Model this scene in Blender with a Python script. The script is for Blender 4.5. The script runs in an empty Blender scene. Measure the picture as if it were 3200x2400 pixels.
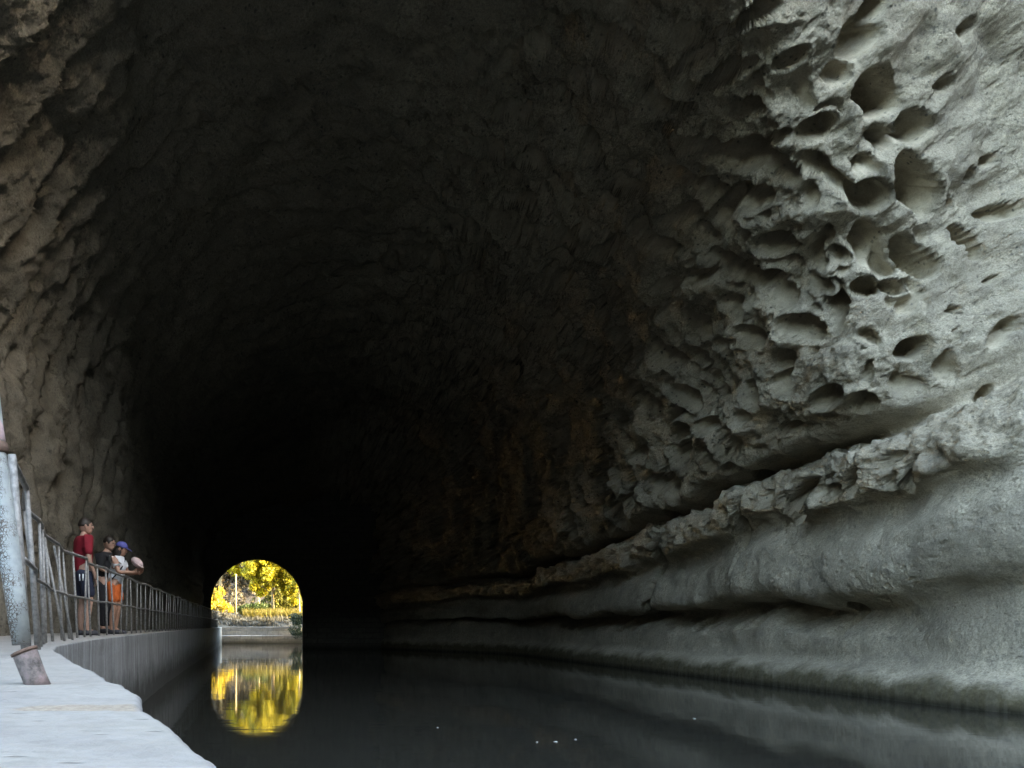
import bpy, bmesh, math, random
import numpy as np
from mathutils import Vector, Matrix, noise as mnoise

random.seed(11)
SC = bpy.context.scene
COL = SC.collection
F32 = np.float32
rad = math.radians

# ------------------------------------------------------------------ helpers
def tag(o, label=None, cat=None, group=None, kind=None):
    if label: o['label'] = label
    if cat: o['category'] = cat
    if group: o['group'] = group
    if kind: o['kind'] = kind
    return o

def empty(name, loc=(0, 0, 0), rz=0.0):
    o = bpy.data.objects.new(name, None)
    COL.objects.link(o)
    o.location = loc
    o.rotation_euler = (0, 0, rz)
    o.empty_display_size = 0.1
    return o

def link_mesh(name, me, mat, parent=None, smooth=True):
    for m in (mat if isinstance(mat, (list, tuple)) else [mat]):
        me.materials.append(m)
    if smooth:
        me.polygons.foreach_set('use_smooth', np.ones(len(me.polygons), dtype=bool))
    o = bpy.data.objects.new(name, me)
    COL.objects.link(o)
    if parent is not None:
        o.parent = parent
    return o

def from_bm(name, bm, mat, parent=None, smooth=True):
    me = bpy.data.meshes.new(name)
    bm.normal_update()
    bm.to_mesh(me)
    bm.free()
    return link_mesh(name, me, mat, parent, smooth)

def grid_mesh(name, P, mat, parent=None, attrs=None, flip=False, smooth=True):
    """P is [nu, nv, 3]; one quad sheet."""
    nu, nv = P.shape[:2]
    me = bpy.data.meshes.new(name)
    me.vertices.add(nu * nv)
    me.vertices.foreach_set('co', np.ascontiguousarray(P, dtype=F32).ravel())
    i = np.arange(nu * nv, dtype=np.int32).reshape(nu, nv)
    q = np.stack([i[:-1, :-1], i[1:, :-1], i[1:, 1:], i[:-1, 1:]], -1)
    if flip: q = q[..., ::-1]
    q = q.reshape(-1, 4)
    nf = len(q)
    me.loops.add(nf * 4)
    me.loops.foreach_set('vertex_index', np.ascontiguousarray(q).ravel())
    me.polygons.add(nf)
    me.polygons.foreach_set('loop_start', np.arange(0, nf * 4, 4, dtype=np.int32))
    me.update(calc_edges=True)
    for k, a in (attrs or {}).items():
        at = me.attributes.new(k, 'FLOAT', 'POINT')
        at.data.foreach_set('value', np.ascontiguousarray(a, dtype=F32).ravel())
    return link_mesh(name, me, mat, parent, smooth)

def tube(bm, pts, radii, seg=10, cap=True):
    pts = [Vector(p) for p in pts]
    if not isinstance(radii, (list, tuple)): radii = [radii] * len(pts)
    rings = []
    up = Vector((0, 0, 1))
    for i, p in enumerate(pts):
        d = (pts[min(i + 1, len(pts) - 1)] - pts[max(i - 1, 0)]).normalized()
        a = d.cross(up)
        if a.length < 0.05: a = d.cross(Vector((0, 1, 0)))
        a.normalize()
        b = d.cross(a).normalized()
        rings.append([bm.verts.new(p + (a * math.cos(2 * math.pi * k / seg) + b * math.sin(2 * math.pi * k / seg)) * radii[i]) for k in range(seg)])
    for r0, r1 in zip(rings[:-1], rings[1:]):
        for k in range(seg):
            bm.faces.new((r0[k], r0[(k + 1) % seg], r1[(k + 1) % seg], r1[k]))
    if cap:
        bm.faces.new(rings[0][::-1])
        bm.faces.new(rings[-1])
    return bm

def ell(bm, c, r, rot=None, sub=2, amp=0.0, fq=8.0, zmin=None):
    res = bmesh.ops.create_icosphere(bm, subdivisions=sub, radius=1.0)
    M = Matrix.Rotation(0, 3, 'Z') if rot is None else rot
    for v in res['verts']:
        p = v.co.copy()
        if zmin is not None and p.z < zmin: p.z = zmin + (p.z - zmin) * 0.1
        q = Vector((p.x * r[0], p.y * r[1], p.z * r[2]))
        if amp: q *= 1 + amp * mnoise.noise(Vector(c) + q * fq)
        v.co = Vector(c) + M @ q
    return bm

def bx(bm, x0, x1, y0, y1, z0, z1):
    v = [bm.verts.new((x, y, z)) for z in (z0, z1) for x, y in ((x0, y0), (x1, y0), (x1, y1), (x0, y1))]
    for f in ((3, 2, 1, 0), (4, 5, 6, 7), (0, 1, 5, 4), (1, 2, 6, 5), (2, 3, 7, 6), (3, 0, 4, 7)):
        bm.faces.new([v[i] for i in f])

# ------------------------------------------------------------------ numpy noise
_r = np.random.default_rng(5)
_perm = np.tile(_r.permutation(256).astype(np.int32), 3)
_g = _r.normal(size=(256, 3)); _g /= np.linalg.norm(_g, axis=1, keepdims=True); _g = _g.astype(F32)

def perlin(P, f=1.0, off=0.0):
    X = np.asarray(P, dtype=F32) * F32(f) + F32(off)
    i = np.floor(X).astype(np.int32); d = X - i; i &= 255
    u = d * d * d * (d * (d * 6 - 15) + 10)
    out = 0
    for a in (0, 1):
        wa = u[..., 0] if a else 1 - u[..., 0]
        for b in (0, 1):
            wb = u[..., 1] if b else 1 - u[..., 1]
            for c in (0, 1):
                wc = u[..., 2] if c else 1 - u[..., 2]
                h = _perm[_perm[_perm[(i[..., 0] + a) & 255] + ((i[..., 1] + b) & 255)] + ((i[..., 2] + c) & 255)]
                g = _g[h]
                out = out + wa * wb * wc * (g[..., 0] * (d[..., 0] - a) + g[..., 1] * (d[..., 1] - b) + g[..., 2] * (d[..., 2] - c))
    return out * F32(1.6)

def fbm(P, f=1.0, octv=4, off=0.0, gain=0.5):
    s = 0; a = 1.0
    for k in range(octv):
        s = s + a * perlin(P, f * 2.03 ** k, off + 17.3 * k)
        a *= gain
    return s

def sstep(a, b, x):
    t = np.clip((x - a) / (b - a), 0, 1)
    return t * t * (3 - 2 * t)

def cells(A, B, size, rlo, rhi, prob, seed, wob=0.0, aspect=1.0, elo=1.05):
    """2-D field of separate rounded pits: returns pit depth (0..1) and id-random."""
    ca = A / size; cb = B / (size * aspect)
    ia = np.floor(ca).astype(np.int64); ib = np.floor(cb).astype(np.int64)
    best = np.zeros(A.shape, dtype=F32)
    def h(a, b, k):
        n = (a * 374761393 + b * 668265263 + (seed * 31 + k) * 1274126177) & 0xffffffff
        n = ((n ^ (n >> 13)) * 1103515245) & 0xffffffff
        n = (n ^ (n >> 16)) & 0xffffff
        return n.astype(F32) / F32(0xffffff)
    for da in (-1, 0, 1):
        for db in (-1, 0, 1):
            a = ia + da; b = ib + db
            px = a + 0.12 + 0.76 * h(a, b, 1); py = b + 0.12 + 0.76 * h(a, b, 2)
            r = rlo + (rhi - rlo) * h(a, b, 3) ** 1.3
            on = h(a, b, 4) < prob
            el = elo + 0.45 * h(a, b, 6)
            t = np.sqrt(((ca - px) * el) ** 2 + ((cb - py) / el) ** 2) / r + wob
            dep = (0.45 + 0.55 * h(a, b, 5)) * r / rhi
            s = (1 - sstep(0.84, 1.03, t)) * (1 - 0.3 * np.clip(t, 0, 1) ** 2) * dep * on
            best = np.maximum(best, s)
    return best

# ------------------------------------------------------------------ materials
def new_mat(name):
    m = bpy.data.materials.new(name); m.use_nodes = True
    nt = m.node_tree
    return m, nt, nt.nodes, nt.links, nt.nodes['Principled BSDF']

def N(nodes, typ, **kw):
    n = nodes.new(typ)
    for k, v in kw.items():
        if k in n.inputs: n.inputs[k].default_value = v
        else: setattr(n, k, v)
    return n

def noise_tex(nt, scale, detail=6, rough=0.6, vec=None, dist=0.0):
    n = nt.nodes.new('ShaderNodeTexNoise')
    n.inputs['Scale'].default_value = scale; n.inputs['Detail'].default_value = detail
    n.inputs['Roughness'].default_value = rough; n.inputs['Distortion'].default_value = dist
    if vec is not None: nt.links.new(vec, n.inputs['Vector'])
    return n.outputs['Fac']

def ramp(nt, fac, stops):
    r = nt.nodes.new('ShaderNodeValToRGB')
    e = r.color_ramp.elements
    while len(e) < len(stops): e.new(0.5)
    for i, (p, c) in enumerate(stops):
        e[i].position = p; e[i].color = (*c, 1) if len(c) == 3 else c
    nt.links.new(fac, r.inputs['Fac'])
    return r.outputs['Color']

def mixc(nt, fac, a, b, mode='MIX'):
    m = nt.nodes.new('ShaderNodeMix'); m.data_type = 'RGBA'; m.blend_type = mode
    if isinstance(fac, (int, float)): m.inputs[0].default_value = fac
    else: nt.links.new(fac, m.inputs[0])
    for s, i in ((a, 6), (b, 7)):
        if isinstance(s, tuple): m.inputs[i].default_value = (*s, 1)
        else: nt.links.new(s, m.inputs[i])
    return m.outputs[2]

def mathn(nt, op, a, b=0.0, c=None):
    m = nt.nodes.new('ShaderNodeMath'); m.operation = op
    for i, s in enumerate((a, b) if c is None else (a, b, c)):
        if isinstance(s, (int, float)): m.inputs[i].default_value = s
        else: nt.links.new(s, m.inputs[i])
    return m.outputs[0]

def maprange(nt, v, a, b, c=0.0, d=1.0):
    m = nt.nodes.new('ShaderNodeMapRange')
    nt.links.new(v, m.inputs[0])
    for i, s in enumerate((a, b, c, d)): m.inputs[i + 1].default_value = s
    return m.outputs[0]

def bump(nt, h, strength, dist, normal=None):
    b = nt.nodes.new('ShaderNodeBump')
    b.inputs['Strength'].default_value = strength; b.inputs['Distance'].default_value = dist
    nt.links.new(h, b.inputs['Height'])
    if normal is not None: nt.links.new(normal, b.inputs['Normal'])
    return b.outputs['Normal']

def pos_node(nt):
    g = nt.nodes.new('ShaderNodeNewGeometry')
    return g.outputs['Position']

def sep(nt, v):
    s = nt.nodes.new('ShaderNodeSeparateXYZ'); nt.links.new(v, s.inputs[0])
    return s.outputs

def scaled(nt, v, sc):
    m = nt.nodes.new('ShaderNodeMapping'); nt.links.new(v, m.inputs['Vector'])
    m.inputs['Scale'].default_value = sc
    return m.outputs[0]

def attr(nt, name):
    a = nt.nodes.new('ShaderNodeAttribute'); a.attribute_name = name
    return a.outputs['Fac']

def simple(name, col, rough=0.7, var=0.25, scale=12.0, bstr=0.2, bdist=0.004, metallic=0.0, spec=0.4):
    m, nt, nd, lk, p = new_mat(name)
    tc = nt.nodes.new('ShaderNodeTexCoord').outputs['Object']
    f = noise_tex(nt, scale, 6, 0.6, tc)
    lo = tuple(c * (1 - var) for c in col); hi = tuple(min(1, c * (1 + var)) for c in col)
    lk.new(ramp(nt, f, [(0.3, lo), (0.7, hi)]), p.inputs['Base Color'])
    p.inputs['Roughness'].default_value = rough
    p.inputs['Metallic'].default_value = metallic
    p.inputs['Specular IOR Level'].default_value = spec
    if bstr:
        lk.new(bump(nt, noise_tex(nt, scale * 3, 6, 0.6, tc), bstr, bdist), p.inputs['Normal'])
    return m

def dist_vec(nt, P, scale, amt):
    nv = nt.nodes.new('ShaderNodeTexNoise'); nv.inputs['Scale'].default_value = scale; nv.inputs['Detail'].default_value = 5; nt.links.new(P, nv.inputs['Vector'])
    sv = nt.nodes.new('ShaderNodeVectorMath'); sv.operation = 'SCALE'; nt.links.new(nv.outputs['Color'], sv.inputs[0]); sv.inputs['Scale'].default_value = amt
    dv = nt.nodes.new('ShaderNodeVectorMath'); dv.operation = 'ADD'; nt.links.new(P, dv.inputs[0]); nt.links.new(sv.outputs[0], dv.inputs[1])
    return dv.outputs[0]

def rock_material():
    m, nt, nd, lk, p = new_mat('weathered_rock')
    P = pos_node(nt)
    pit = attr(nt, 'pit'); crust = attr(nt, 'crust'); shade_tint = attr(nt, 'shade_tint')
    big = noise_tex(nt, 0.55, 5, 0.55, P)
    mid = noise_tex(nt, 4.0, 8, 0.65, P)
    fine = noise_tex(nt, 38.0, 6, 0.7, P)
    base = ramp(nt, big, [(0.30, (0.321, 0.282, 0.215)), (0.50, (0.448, 0.397, 0.308)), (0.72, (0.545, 0.483, 0.373))])
    base = mixc(nt, maprange(nt, mid, 0.35, 0.7, 0.0, 0.75), base, ramp(nt, mid, [(0.3, (0.211, 0.190, 0.153)), (0.68, (0.545, 0.489, 0.373))]))
    # smooth fresh stone inside the hollows, a touch warmer
    inner = ramp(nt, noise_tex(nt, 2.2, 5, 0.6, P), [(0.3, (0.345, 0.301, 0.224)), (0.7, (0.512, 0.451, 0.343))])
    base = mixc(nt, maprange(nt, pit, 0.05, 0.45, 0.0, 0.85), base, inner)
    pat = noise_tex(nt, 1.3, 6, 0.62, scaled(nt, P, (1, 1, 1.9)), 0.6)
    base = mixc(nt, maprange(nt, pat, 0.50, 0.66, 0.0, 0.55), base, mixc(nt, 1.0, base, (0.60, 0.61, 0.64), 'MULTIPLY'))
    # dark lichen specks on the crust
    v = nt.nodes.new('ShaderNodeTexVoronoi'); v.inputs['Scale'].default_value = 8.5; lk.new(dist_vec(nt, P, 9.0, 0.10), v.inputs['Vector'])
    v.inputs['Randomness'].default_value = 1.0
    sp = mathn(nt, 'MULTIPLY', maprange(nt, v.outputs['Distance'], 0.12, 0.30, 1.0, 0.0), maprange(nt, noise_tex(nt, 2.6, 8, 0.7, P), 0.46, 0.60))
    sp = mathn(nt, 'MULTIPLY', sp, maprange(nt, crust, 0.2, 0.9, 0.15, 0.8))
    base = mixc(nt, sp, base, (0.07, 0.075, 0.07))
    fr = ramp(nt, fine, [(0.34, (0.62, 0.62, 0.62)), (0.58, (1.30, 1.30, 1.30))])
    base = mixc(nt, maprange(nt, pit, 0.05, 0.5, 0.70, 0.30), base, fr, 'MULTIPLY')
    fr2 = ramp(nt, noise_tex(nt, 15.0, 8, 0.72, P), [(0.36, (0.62, 0.62, 0.63)), (0.52, (1.22, 1.22, 1.20))])
    base = mixc(nt, mathn(nt, 'MULTIPLY', maprange(nt, pit, 0.05, 0.5, 0.95, 0.2), maprange(nt, noise_tex(nt, 0.9, 5, 0.6, P), 0.40, 0.62, 0.15, 1.0)), base, fr2, 'MULTIPLY')
    # shade painted over the darker stone of the roof and left wall
    base = mixc(nt, shade_tint, base, mixc(nt, 1.0, base, (0.245, 0.25, 0.26), 'MULTIPLY'))
    # algae at the water line
    z = sep(nt, P)[2]
    zn = mathn(nt, 'SUBTRACT', z, mathn(nt, 'MULTIPLY', mathn(nt, 'SUBTRACT', noise_tex(nt, 1.7, 7, 0.65, P), 0.5), 0.75))
    alg = ramp(nt, noise_tex(nt, 9.0, 8, 0.7, P), [(0.32, (0.050, 0.044, 0.022)), (0.55, (0.115, 0.10, 0.055)), (0.75, (0.20, 0.175, 0.11))])
    base = mixc(nt, maprange(nt, zn, 0.28, 0.52, 0.92, 0.0), base, alg)
    base = mixc(nt, maprange(nt, z, 0.03, 0.13, 0.75, 0.0), base, (0.018, 0.018, 0.012))
    # vertical drip streaks on the lower wall
    st = noise_tex(nt, 1.0, 6, 0.65, scaled(nt, P, (9, 9, 0.8)))
    low = mathn(nt, 'MULTIPLY', maprange(nt, z, 2.6, 3.6, 1.0, 0.0), maprange(nt, st, 0.42, 0.62, 0.0, 0.2))
    base = mixc(nt, low, base, (0.23, 0.215, 0.18))
    lk.new(base, p.inputs['Base Color'])
    p.inputs['Roughness'].default_value = 0.93
    p.inputs['Specular IOR Level'].default_value = 0.18
    # bump: grain, crumbs and small pock marks
    n1 = noise_tex(nt, 7.0, 10, 0.68, P)
    pk = nt.nodes.new('ShaderNodeTexVoronoi'); pk.inputs['Scale'].default_value = 11.0; lk.new(P, pk.inputs['Vector'])
    pock = maprange(nt, pk.outputs['Distance'], 0.0, 0.30, 0.0, 1.0)
    pockm = maprange(nt, noise_tex(nt, 1.6, 4, 0.6, P), 0.48, 0.62)
    pock = mathn(nt, 'MULTIPLY', mathn(nt, 'SUBTRACT', pock, 1.0), mathn(nt, 'MULTIPLY', pockm, 0.5))
    h = mathn(nt, 'ADD', n1, pock)
    k = mathn(nt, 'MULTIPLY', maprange(nt, pit, 0.05, 0.5, 1.0, 0.28), maprange(nt, shade_tint, 0.3, 1.0, 1.0, 0.35))
    h = mathn(nt, 'MULTIPLY', h, k)
    h = mathn(nt, 'MULTIPLY', h, maprange(nt, z, 0.35, 0.8, 0.15, 1.0))
    h = mathn(nt, 'MULTIPLY', h, maprange(nt, crust, 0.2, 0.8, 0.55, 1.0))
    nb = bump(nt, h, 1.0, 0.10)
    nb = bump(nt, mathn(nt, 'MULTIPLY', noise_tex(nt, 21.0, 8, 0.7, P), k), 0.9, 0.035, nb)
    nb = bump(nt, noise_tex(nt, 55.0, 6, 0.7, P), 0.4, 0.008, nb)
    lk.new(nb, p.inputs['Normal'])
    return m

def concrete_material():
    m, nt, nd, lk, p = new_mat('towpath_concrete')
    P = pos_node(nt)
    face = attr(nt, 'face'); seam = attr(nt, 'seam')
    f1 = noise_tex(nt, 2.6, 8, 0.62, P); f2 = noise_tex(nt, 26, 8, 0.7, P)
    top = ramp(nt, f1, [(0.3, (0.230, 0.216, 0.201)), (0.52, (0.272, 0.257, 0.235)), (0.75, (0.298, 0.283, 0.257))])
    top = mixc(nt, 0.5, top, ramp(nt, f2, [(0.32, (0.70, 0.70, 0.69)), (0.56, (1.06, 1.06, 1.06))]), 'MULTIPLY')
    stn = noise_tex(nt, 1.0, 7, 0.68, scaled(nt, P, (1.3, 3.4, 1)))
    top = mixc(nt, maprange(nt, stn, 0.50, 0.70, 0.0, 0.6), top, (0.24, 0.225, 0.19))
    # thin scratches drawn along the float marks
    scr = noise_tex(nt, 1.0, 5, 0.7, scaled(nt, P, (7, 60, 7)))
    top = mixc(nt, maprange(nt, scr, 0.60, 0.66, 0.0, 0.55), top, (0.26, 0.26, 0.25))
    # little pits and chips
    v = nt.nodes.new('ShaderNodeTexVoronoi'); v.inputs['Scale'].default_value = 9.0; lk.new(scaled(nt, P, (1, 2.2, 1)), v.inputs['Vector'])
    chip = mathn(nt, 'MULTIPLY', maprange(nt, v.outputs['Distance'], 0.06, 0.15, 1.0, 0.0), maprange(nt, f2, 0.42, 0.50))
    top = mixc(nt, mathn(nt, 'MULTIPLY', chip, 0.7), top, (0.15, 0.14, 0.125))
    # hairline cracks
    vc = nt.nodes.new('ShaderNodeTexVoronoi'); vc.feature = 'DISTANCE_TO_EDGE'; vc.inputs['Scale'].default_value = 0.9
    dv = nt.nodes.new('ShaderNodeVectorMath'); dv.operation = 'ADD'
    nv = nt.nodes.new('ShaderNodeTexNoise'); nv.inputs['Scale'].default_value = 5.0; nv.inputs['Detail'].default_value = 6; lk.new(P, nv.inputs['Vector'])
    sv = nt.nodes.new('ShaderNodeVectorMath'); sv.operation = 'SCALE'; lk.new(nv.outputs['Color'], sv.inputs[0]); sv.inputs['Scale'].default_value = 0.35
    lk.new(P, dv.inputs[0]); lk.new(sv.outputs[0], dv.inputs[1]); lk.new(dv.outputs[0], vc.inputs['Vector'])
    crack = mathn(nt, 'MULTIPLY', maprange(nt, vc.outputs['Distance'], 0.0, 0.004, 1.0, 0.0), maprange(nt, f1, 0.5, 0.6))
    top = mixc(nt, mathn(nt, 'MULTIPLY', crack, 0.55), top, (0.2, 0.2, 0.19))
    # exposed pinkish aggregate at the slab joint
    agg = ramp(nt, noise_tex(nt, 60, 6, 0.7, P), [(0.35, (0.20, 0.155, 0.115)), (0.65, (0.33, 0.28, 0.22))])
    top = mixc(nt, seam, top, agg)
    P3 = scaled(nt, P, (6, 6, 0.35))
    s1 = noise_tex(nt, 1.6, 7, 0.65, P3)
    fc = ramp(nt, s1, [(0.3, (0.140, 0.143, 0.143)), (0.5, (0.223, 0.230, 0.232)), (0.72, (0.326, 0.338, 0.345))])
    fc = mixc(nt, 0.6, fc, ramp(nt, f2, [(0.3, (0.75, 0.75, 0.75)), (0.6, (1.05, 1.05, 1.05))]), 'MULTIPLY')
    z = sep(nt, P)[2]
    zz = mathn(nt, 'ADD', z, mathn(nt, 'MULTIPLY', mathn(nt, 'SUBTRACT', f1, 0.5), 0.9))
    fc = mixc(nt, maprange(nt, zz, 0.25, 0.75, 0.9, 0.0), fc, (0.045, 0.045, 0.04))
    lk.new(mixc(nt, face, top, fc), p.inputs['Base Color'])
    p.inputs['Roughness'].default_value = 0.86
    p.inputs['Specular IOR Level'].default_value = 0.25
    h = mathn(nt, 'SUBTRACT', noise_tex(nt, 14, 9, 0.65, P), mathn(nt, 'MULTIPLY', chip, 0.5))
    h = mathn(nt, 'SUBTRACT', h, mathn(nt, 'MULTIPLY', crack, 0.4))
    lk.new(bump(nt, h, 0.7, 0.016), p.inputs['Normal'])
    return m

def water_material():
    m, nt, nd, lk, p = new_mat('canal_water')
    P = pos_node(nt)
    p.inputs['Base Color'].default_value = (0.024, 0.024, 0.020, 1)
    p.inputs['Roughness'].default_value = 0.045
    p.inputs['IOR'].default_value = 1.333
    p.inputs['Specular IOR Level'].default_value = 0.5
    a = noise_tex(nt, 1.0, 3, 0.5, scaled(nt, P, (1.6, 3.2, 1)))
    b = noise_tex(nt, 1.0, 2, 0.5, scaled(nt, P, (0.45, 0.7, 1)))
    h = mathn(nt, 'ADD', mathn(nt, 'MULTIPLY', a, 0.35), b)
    lk.new(bump(nt, h, 1.0, 0.0035), p.inputs['Normal'])
    return m

def paint_material():
    m, nt, nd, lk, p = new_mat('cracked_blue_paint')
    P = nt.nodes.new('ShaderNodeTexCoord').outputs['Object']
    vc = nt.nodes.new('ShaderNodeTexVoronoi'); vc.feature = 'DISTANCE_TO_EDGE'; vc.inputs['Scale'].default_value = 130.0
    dv = nt.nodes.new('ShaderNodeVectorMath'); dv.operation = 'ADD'
    nv = nt.nodes.new('ShaderNodeTexNoise'); nv.inputs['Scale'].default_value = 60.0; nv.inputs['Detail'].default_value = 5; lk.new(P, nv.inputs['Vector'])
    sv = nt.nodes.new('ShaderNodeVectorMath'); sv.operation = 'SCALE'; lk.new(nv.outputs['Color'], sv.inputs[0]); sv.inputs['Scale'].default_value = 0.02
    lk.new(P, dv.inputs[0]); lk.new(sv.outputs[0], dv.inputs[1]); lk.new(dv.outputs[0], vc.inputs['Vector'])
    zone = noise_tex(nt, 14, 7, 0.65, P)
    w = maprange(nt, zone, 0.34, 0.60, 0.22, 0.05)
    gn = nt.nodes.new('ShaderNodeNewGeometry').outputs['Normal']
    w = mathn(nt, 'ADD', w, maprange(nt, sep(nt, gn)[0], -0.7, 0.7, 0.10, -0.13))
    crack = mathn(nt, 'LESS_THAN', vc.outputs['Distance'], w)
    col = ramp(nt, noise_tex(nt, 40, 6, 0.6, P), [(0.3, (0.24, 0.27, 0.275)), (0.7, (0.34, 0.37, 0.36))])
    rust = ramp(nt, noise_tex(nt, 130, 6, 0.7, P), [(0.35, (0.035, 0.03, 0.027)), (0.65, (0.15, 0.125, 0.105))])
    lk.new(mixc(nt, crack, col, rust), p.inputs['Base Color'])
    p.inputs['Roughness'].default_value = 0.6
    h = mathn(nt, 'MULTIPLY', crack, -1.0)
    h = mathn(nt, 'ADD', h, mathn(nt, 'MULTIPLY', noise_tex(nt, 120, 5, 0.6, P), 0.6))
    lk.new(bump(nt, h, 0.6, 0.002), p.inputs['Normal'])
    return m

def stub_material():
    m, nt, nd, lk, p = new_mat('pink_primed_stub')
    P = nt.nodes.new('ShaderNodeTexCoord').outputs['Object']
    f = noise_tex(nt, 26, 8, 0.68, P)
    c = ramp(nt, f, [(0.34, (0.05, 0.042, 0.038)), (0.46, (0.15, 0.125, 0.115)), (0.62, (0.25, 0.185, 0.18)), (0.8, (0.31, 0.28, 0.255))])
    g = noise_tex(nt, 90, 7, 0.7, P)
    c = mixc(nt, maprange(nt, g, 0.52, 0.66, 0.0, 0.7), c, (0.13, 0.11, 0.10))
    lk.new(c, p.inputs['Base Color']); p.inputs['Roughness'].default_value = 0.85
    lk.new(bump(nt, mathn(nt, 'ADD', f, g), 0.7, 0.004), p.inputs['Normal'])
    return m

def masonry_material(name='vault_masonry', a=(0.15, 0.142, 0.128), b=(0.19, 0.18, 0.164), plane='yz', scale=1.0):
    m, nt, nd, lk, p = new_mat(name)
    P = pos_node(nt)
    s = sep(nt, P)
    cmb = nt.nodes.new('ShaderNodeCombineXYZ')
    if plane == 'yz': lk.new(mathn(nt, 'ADD', s[0], s[1]), cmb.inputs[0])
    else: lk.new(s[0], cmb.inputs[0])
    lk.new(s[2], cmb.inputs[1])
    br = nt.nodes.new('ShaderNodeTexBrick'); lk.new(cmb.outputs[0], br.inputs['Vector'])
    br.inputs['Scale'].default_value = scale
    br.inputs['Brick Width'].default_value = 0.8; br.inputs['Row Height'].default_value = 0.30; br.inputs['Mortar Size'].default_value = 0.012
    br.inputs['Color1'].default_value = (*a, 1); br.inputs['Color2'].default_value = (*b, 1); br.inputs['Mortar'].default_value = (*[c * 0.6 for c in a], 1)
    f = noise_tex(nt, 5, 8, 0.65, P)
    c = mixc(nt, 0.8, br.outputs['Color'], ramp(nt, f, [(0.3, (0.6, 0.6, 0.6)), (0.7, (1.25, 1.25, 1.2))]), 'MULTIPLY')
    z = s[2]
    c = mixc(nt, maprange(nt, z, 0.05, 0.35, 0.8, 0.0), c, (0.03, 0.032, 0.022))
    lk.new(c, p.inputs['Base Color']); p.inputs['Roughness'].default_value = 0.9
    h = mathn(nt, 'SUBTRACT', f, mathn(nt, 'MULTIPLY', br.outputs['Fac'], 0.8))
    lk.new(bump(nt, h, 0.6, 0.02), p.inputs['Normal'])
    return m

def leaf_material(name, lo, hi, trans=0.35):
    m, nt, nd, lk, p = new_mat(name)
    g = nt.nodes.new('ShaderNodeNewGeometry')
    rnd = g.outputs['Random Per Island']
    f = noise_tex(nt, 0.9, 4, 0.6, g.outputs['Position'])
    k = mathn(nt, 'ADD', mathn(nt, 'MULTIPLY', rnd, 0.55), mathn(nt, 'MULTIPLY', f, 0.6))
    c = ramp(nt, k, [(0.25, lo), (0.85, hi)])
    lk.new(c, p.inputs['Base Color']); p.inputs['Roughness'].default_value = 0.55
    p.inputs['Specular IOR Level'].default_value = 0.3
    t = nt.nodes.new('ShaderNodeBsdfTranslucent'); lk.new(c, t.inputs['Color'])
    mx = nt.nodes.new('ShaderNodeMixShader'); mx.inputs[0].default_value = trans
    out = nd['Material Output']
    lk.new(p.outputs[0], mx.inputs[1]); lk.new(t.outputs[0], mx.inputs[2]); lk.new(mx.outputs[0], out.inputs['Surface'])
    return m

M_ROCK = rock_material()
M_CONC = concrete_material()
M_WATER = water_material()
M_PAINT = paint_material()
M_STUB = stub_material()
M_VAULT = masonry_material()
M_QUAY = masonry_material('quay_stone', (0.26, 0.255, 0.245), (0.38, 0.375, 0.36), 'xz', 1.0)
M_RAIL = simple('grey_flaking_rail', (0.20, 0.195, 0.185), 0.6, 0.45, 35, 0.4, 0.002, 0.15)
M_RUST = simple('rusty_iron', (0.12, 0.075, 0.055), 0.8, 0.5, 40, 0.5, 0.003)
M_PINK = simple('faded_pink_primer', (0.45, 0.34, 0.36), 0.75, 0.3, 50, 0.4, 0.002)
M_SKIN = simple('skin_tanned', (0.30, 0.16, 0.105), 0.55, 0.1, 20, 0.1, 0.001)
M_SKIN2 = simple('skin_light', (0.32, 0.19, 0.14), 0.55, 0.1, 20, 0.1, 0.001)
M_HAIR = simple('dark_hair', (0.018, 0.013, 0.010), 0.5, 0.4, 60, 0.6, 0.004)
M_RED = simple('red_cotton', (0.17, 0.004, 0.013), 0.85, 0.15, 25, 0.3, 0.004)
M_NAVY = simple('navy_cotton', (0.014, 0.018, 0.036), 0.85, 0.2, 25, 0.3, 0.004)
M_BLACK = simple('black_cotton', (0.012, 0.012, 0.014), 0.85, 0.2, 25, 0.3, 0.004)
M_WHITE = simple('white_cotton', (0.58, 0.60, 0.62), 0.85, 0.08, 20, 0.35, 0.006)
M_ORANGE = simple('orange_cotton', (0.52, 0.105, 0.022), 0.85, 0.15, 25, 0.35, 0.006)
M_BLUE = simple('blue_cap_cloth', (0.07, 0.075, 0.24), 0.8, 0.15, 40, 0.3, 0.003)
M_HAT = simple('pale_pink_cloth', (0.46, 0.34, 0.32), 0.85, 0.12, 60, 0.4, 0.003)
M_SHOE = simple('dark_shoe', (0.03, 0.03, 0.035), 0.6, 0.3, 30, 0.2, 0.002)
M_STRIPE = simple('pale_stripe_cloth', (0.55, 0.60, 0.62), 0.8, 0.1, 30, 0.2, 0.002)
M_BARK = simple('sunlit_bark', (0.40, 0.33, 0.22), 0.9, 0.3, 6, 0.6, 0.03)
M_POLE = simple('pale_pole', (0.36, 0.28, 0.15), 0.8, 0.12, 8, 0.2, 0.005)
M_EARTH = simple('bank_earth', (0.055, 0.055, 0.046), 0.95, 0.4, 1.6, 0.8, 0.06)
M_HILL = simple('dry_hillside', (0.022, 0.0185, 0.015), 0.95, 0.35, 0.5, 0.6, 0.3)
L_GOLD = leaf_material('golden_leaves', (0.28, 0.23, 0.014), (0.68, 0.58, 0.035))
L_YGRN = leaf_material('yellow_green_leaves', (0.17, 0.16, 0.016), (0.50, 0.44, 0.045))
L_GREEN = leaf_material('dull_green_leaves', (0.035, 0.06, 0.020), (0.085, 0.12, 0.035))
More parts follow.
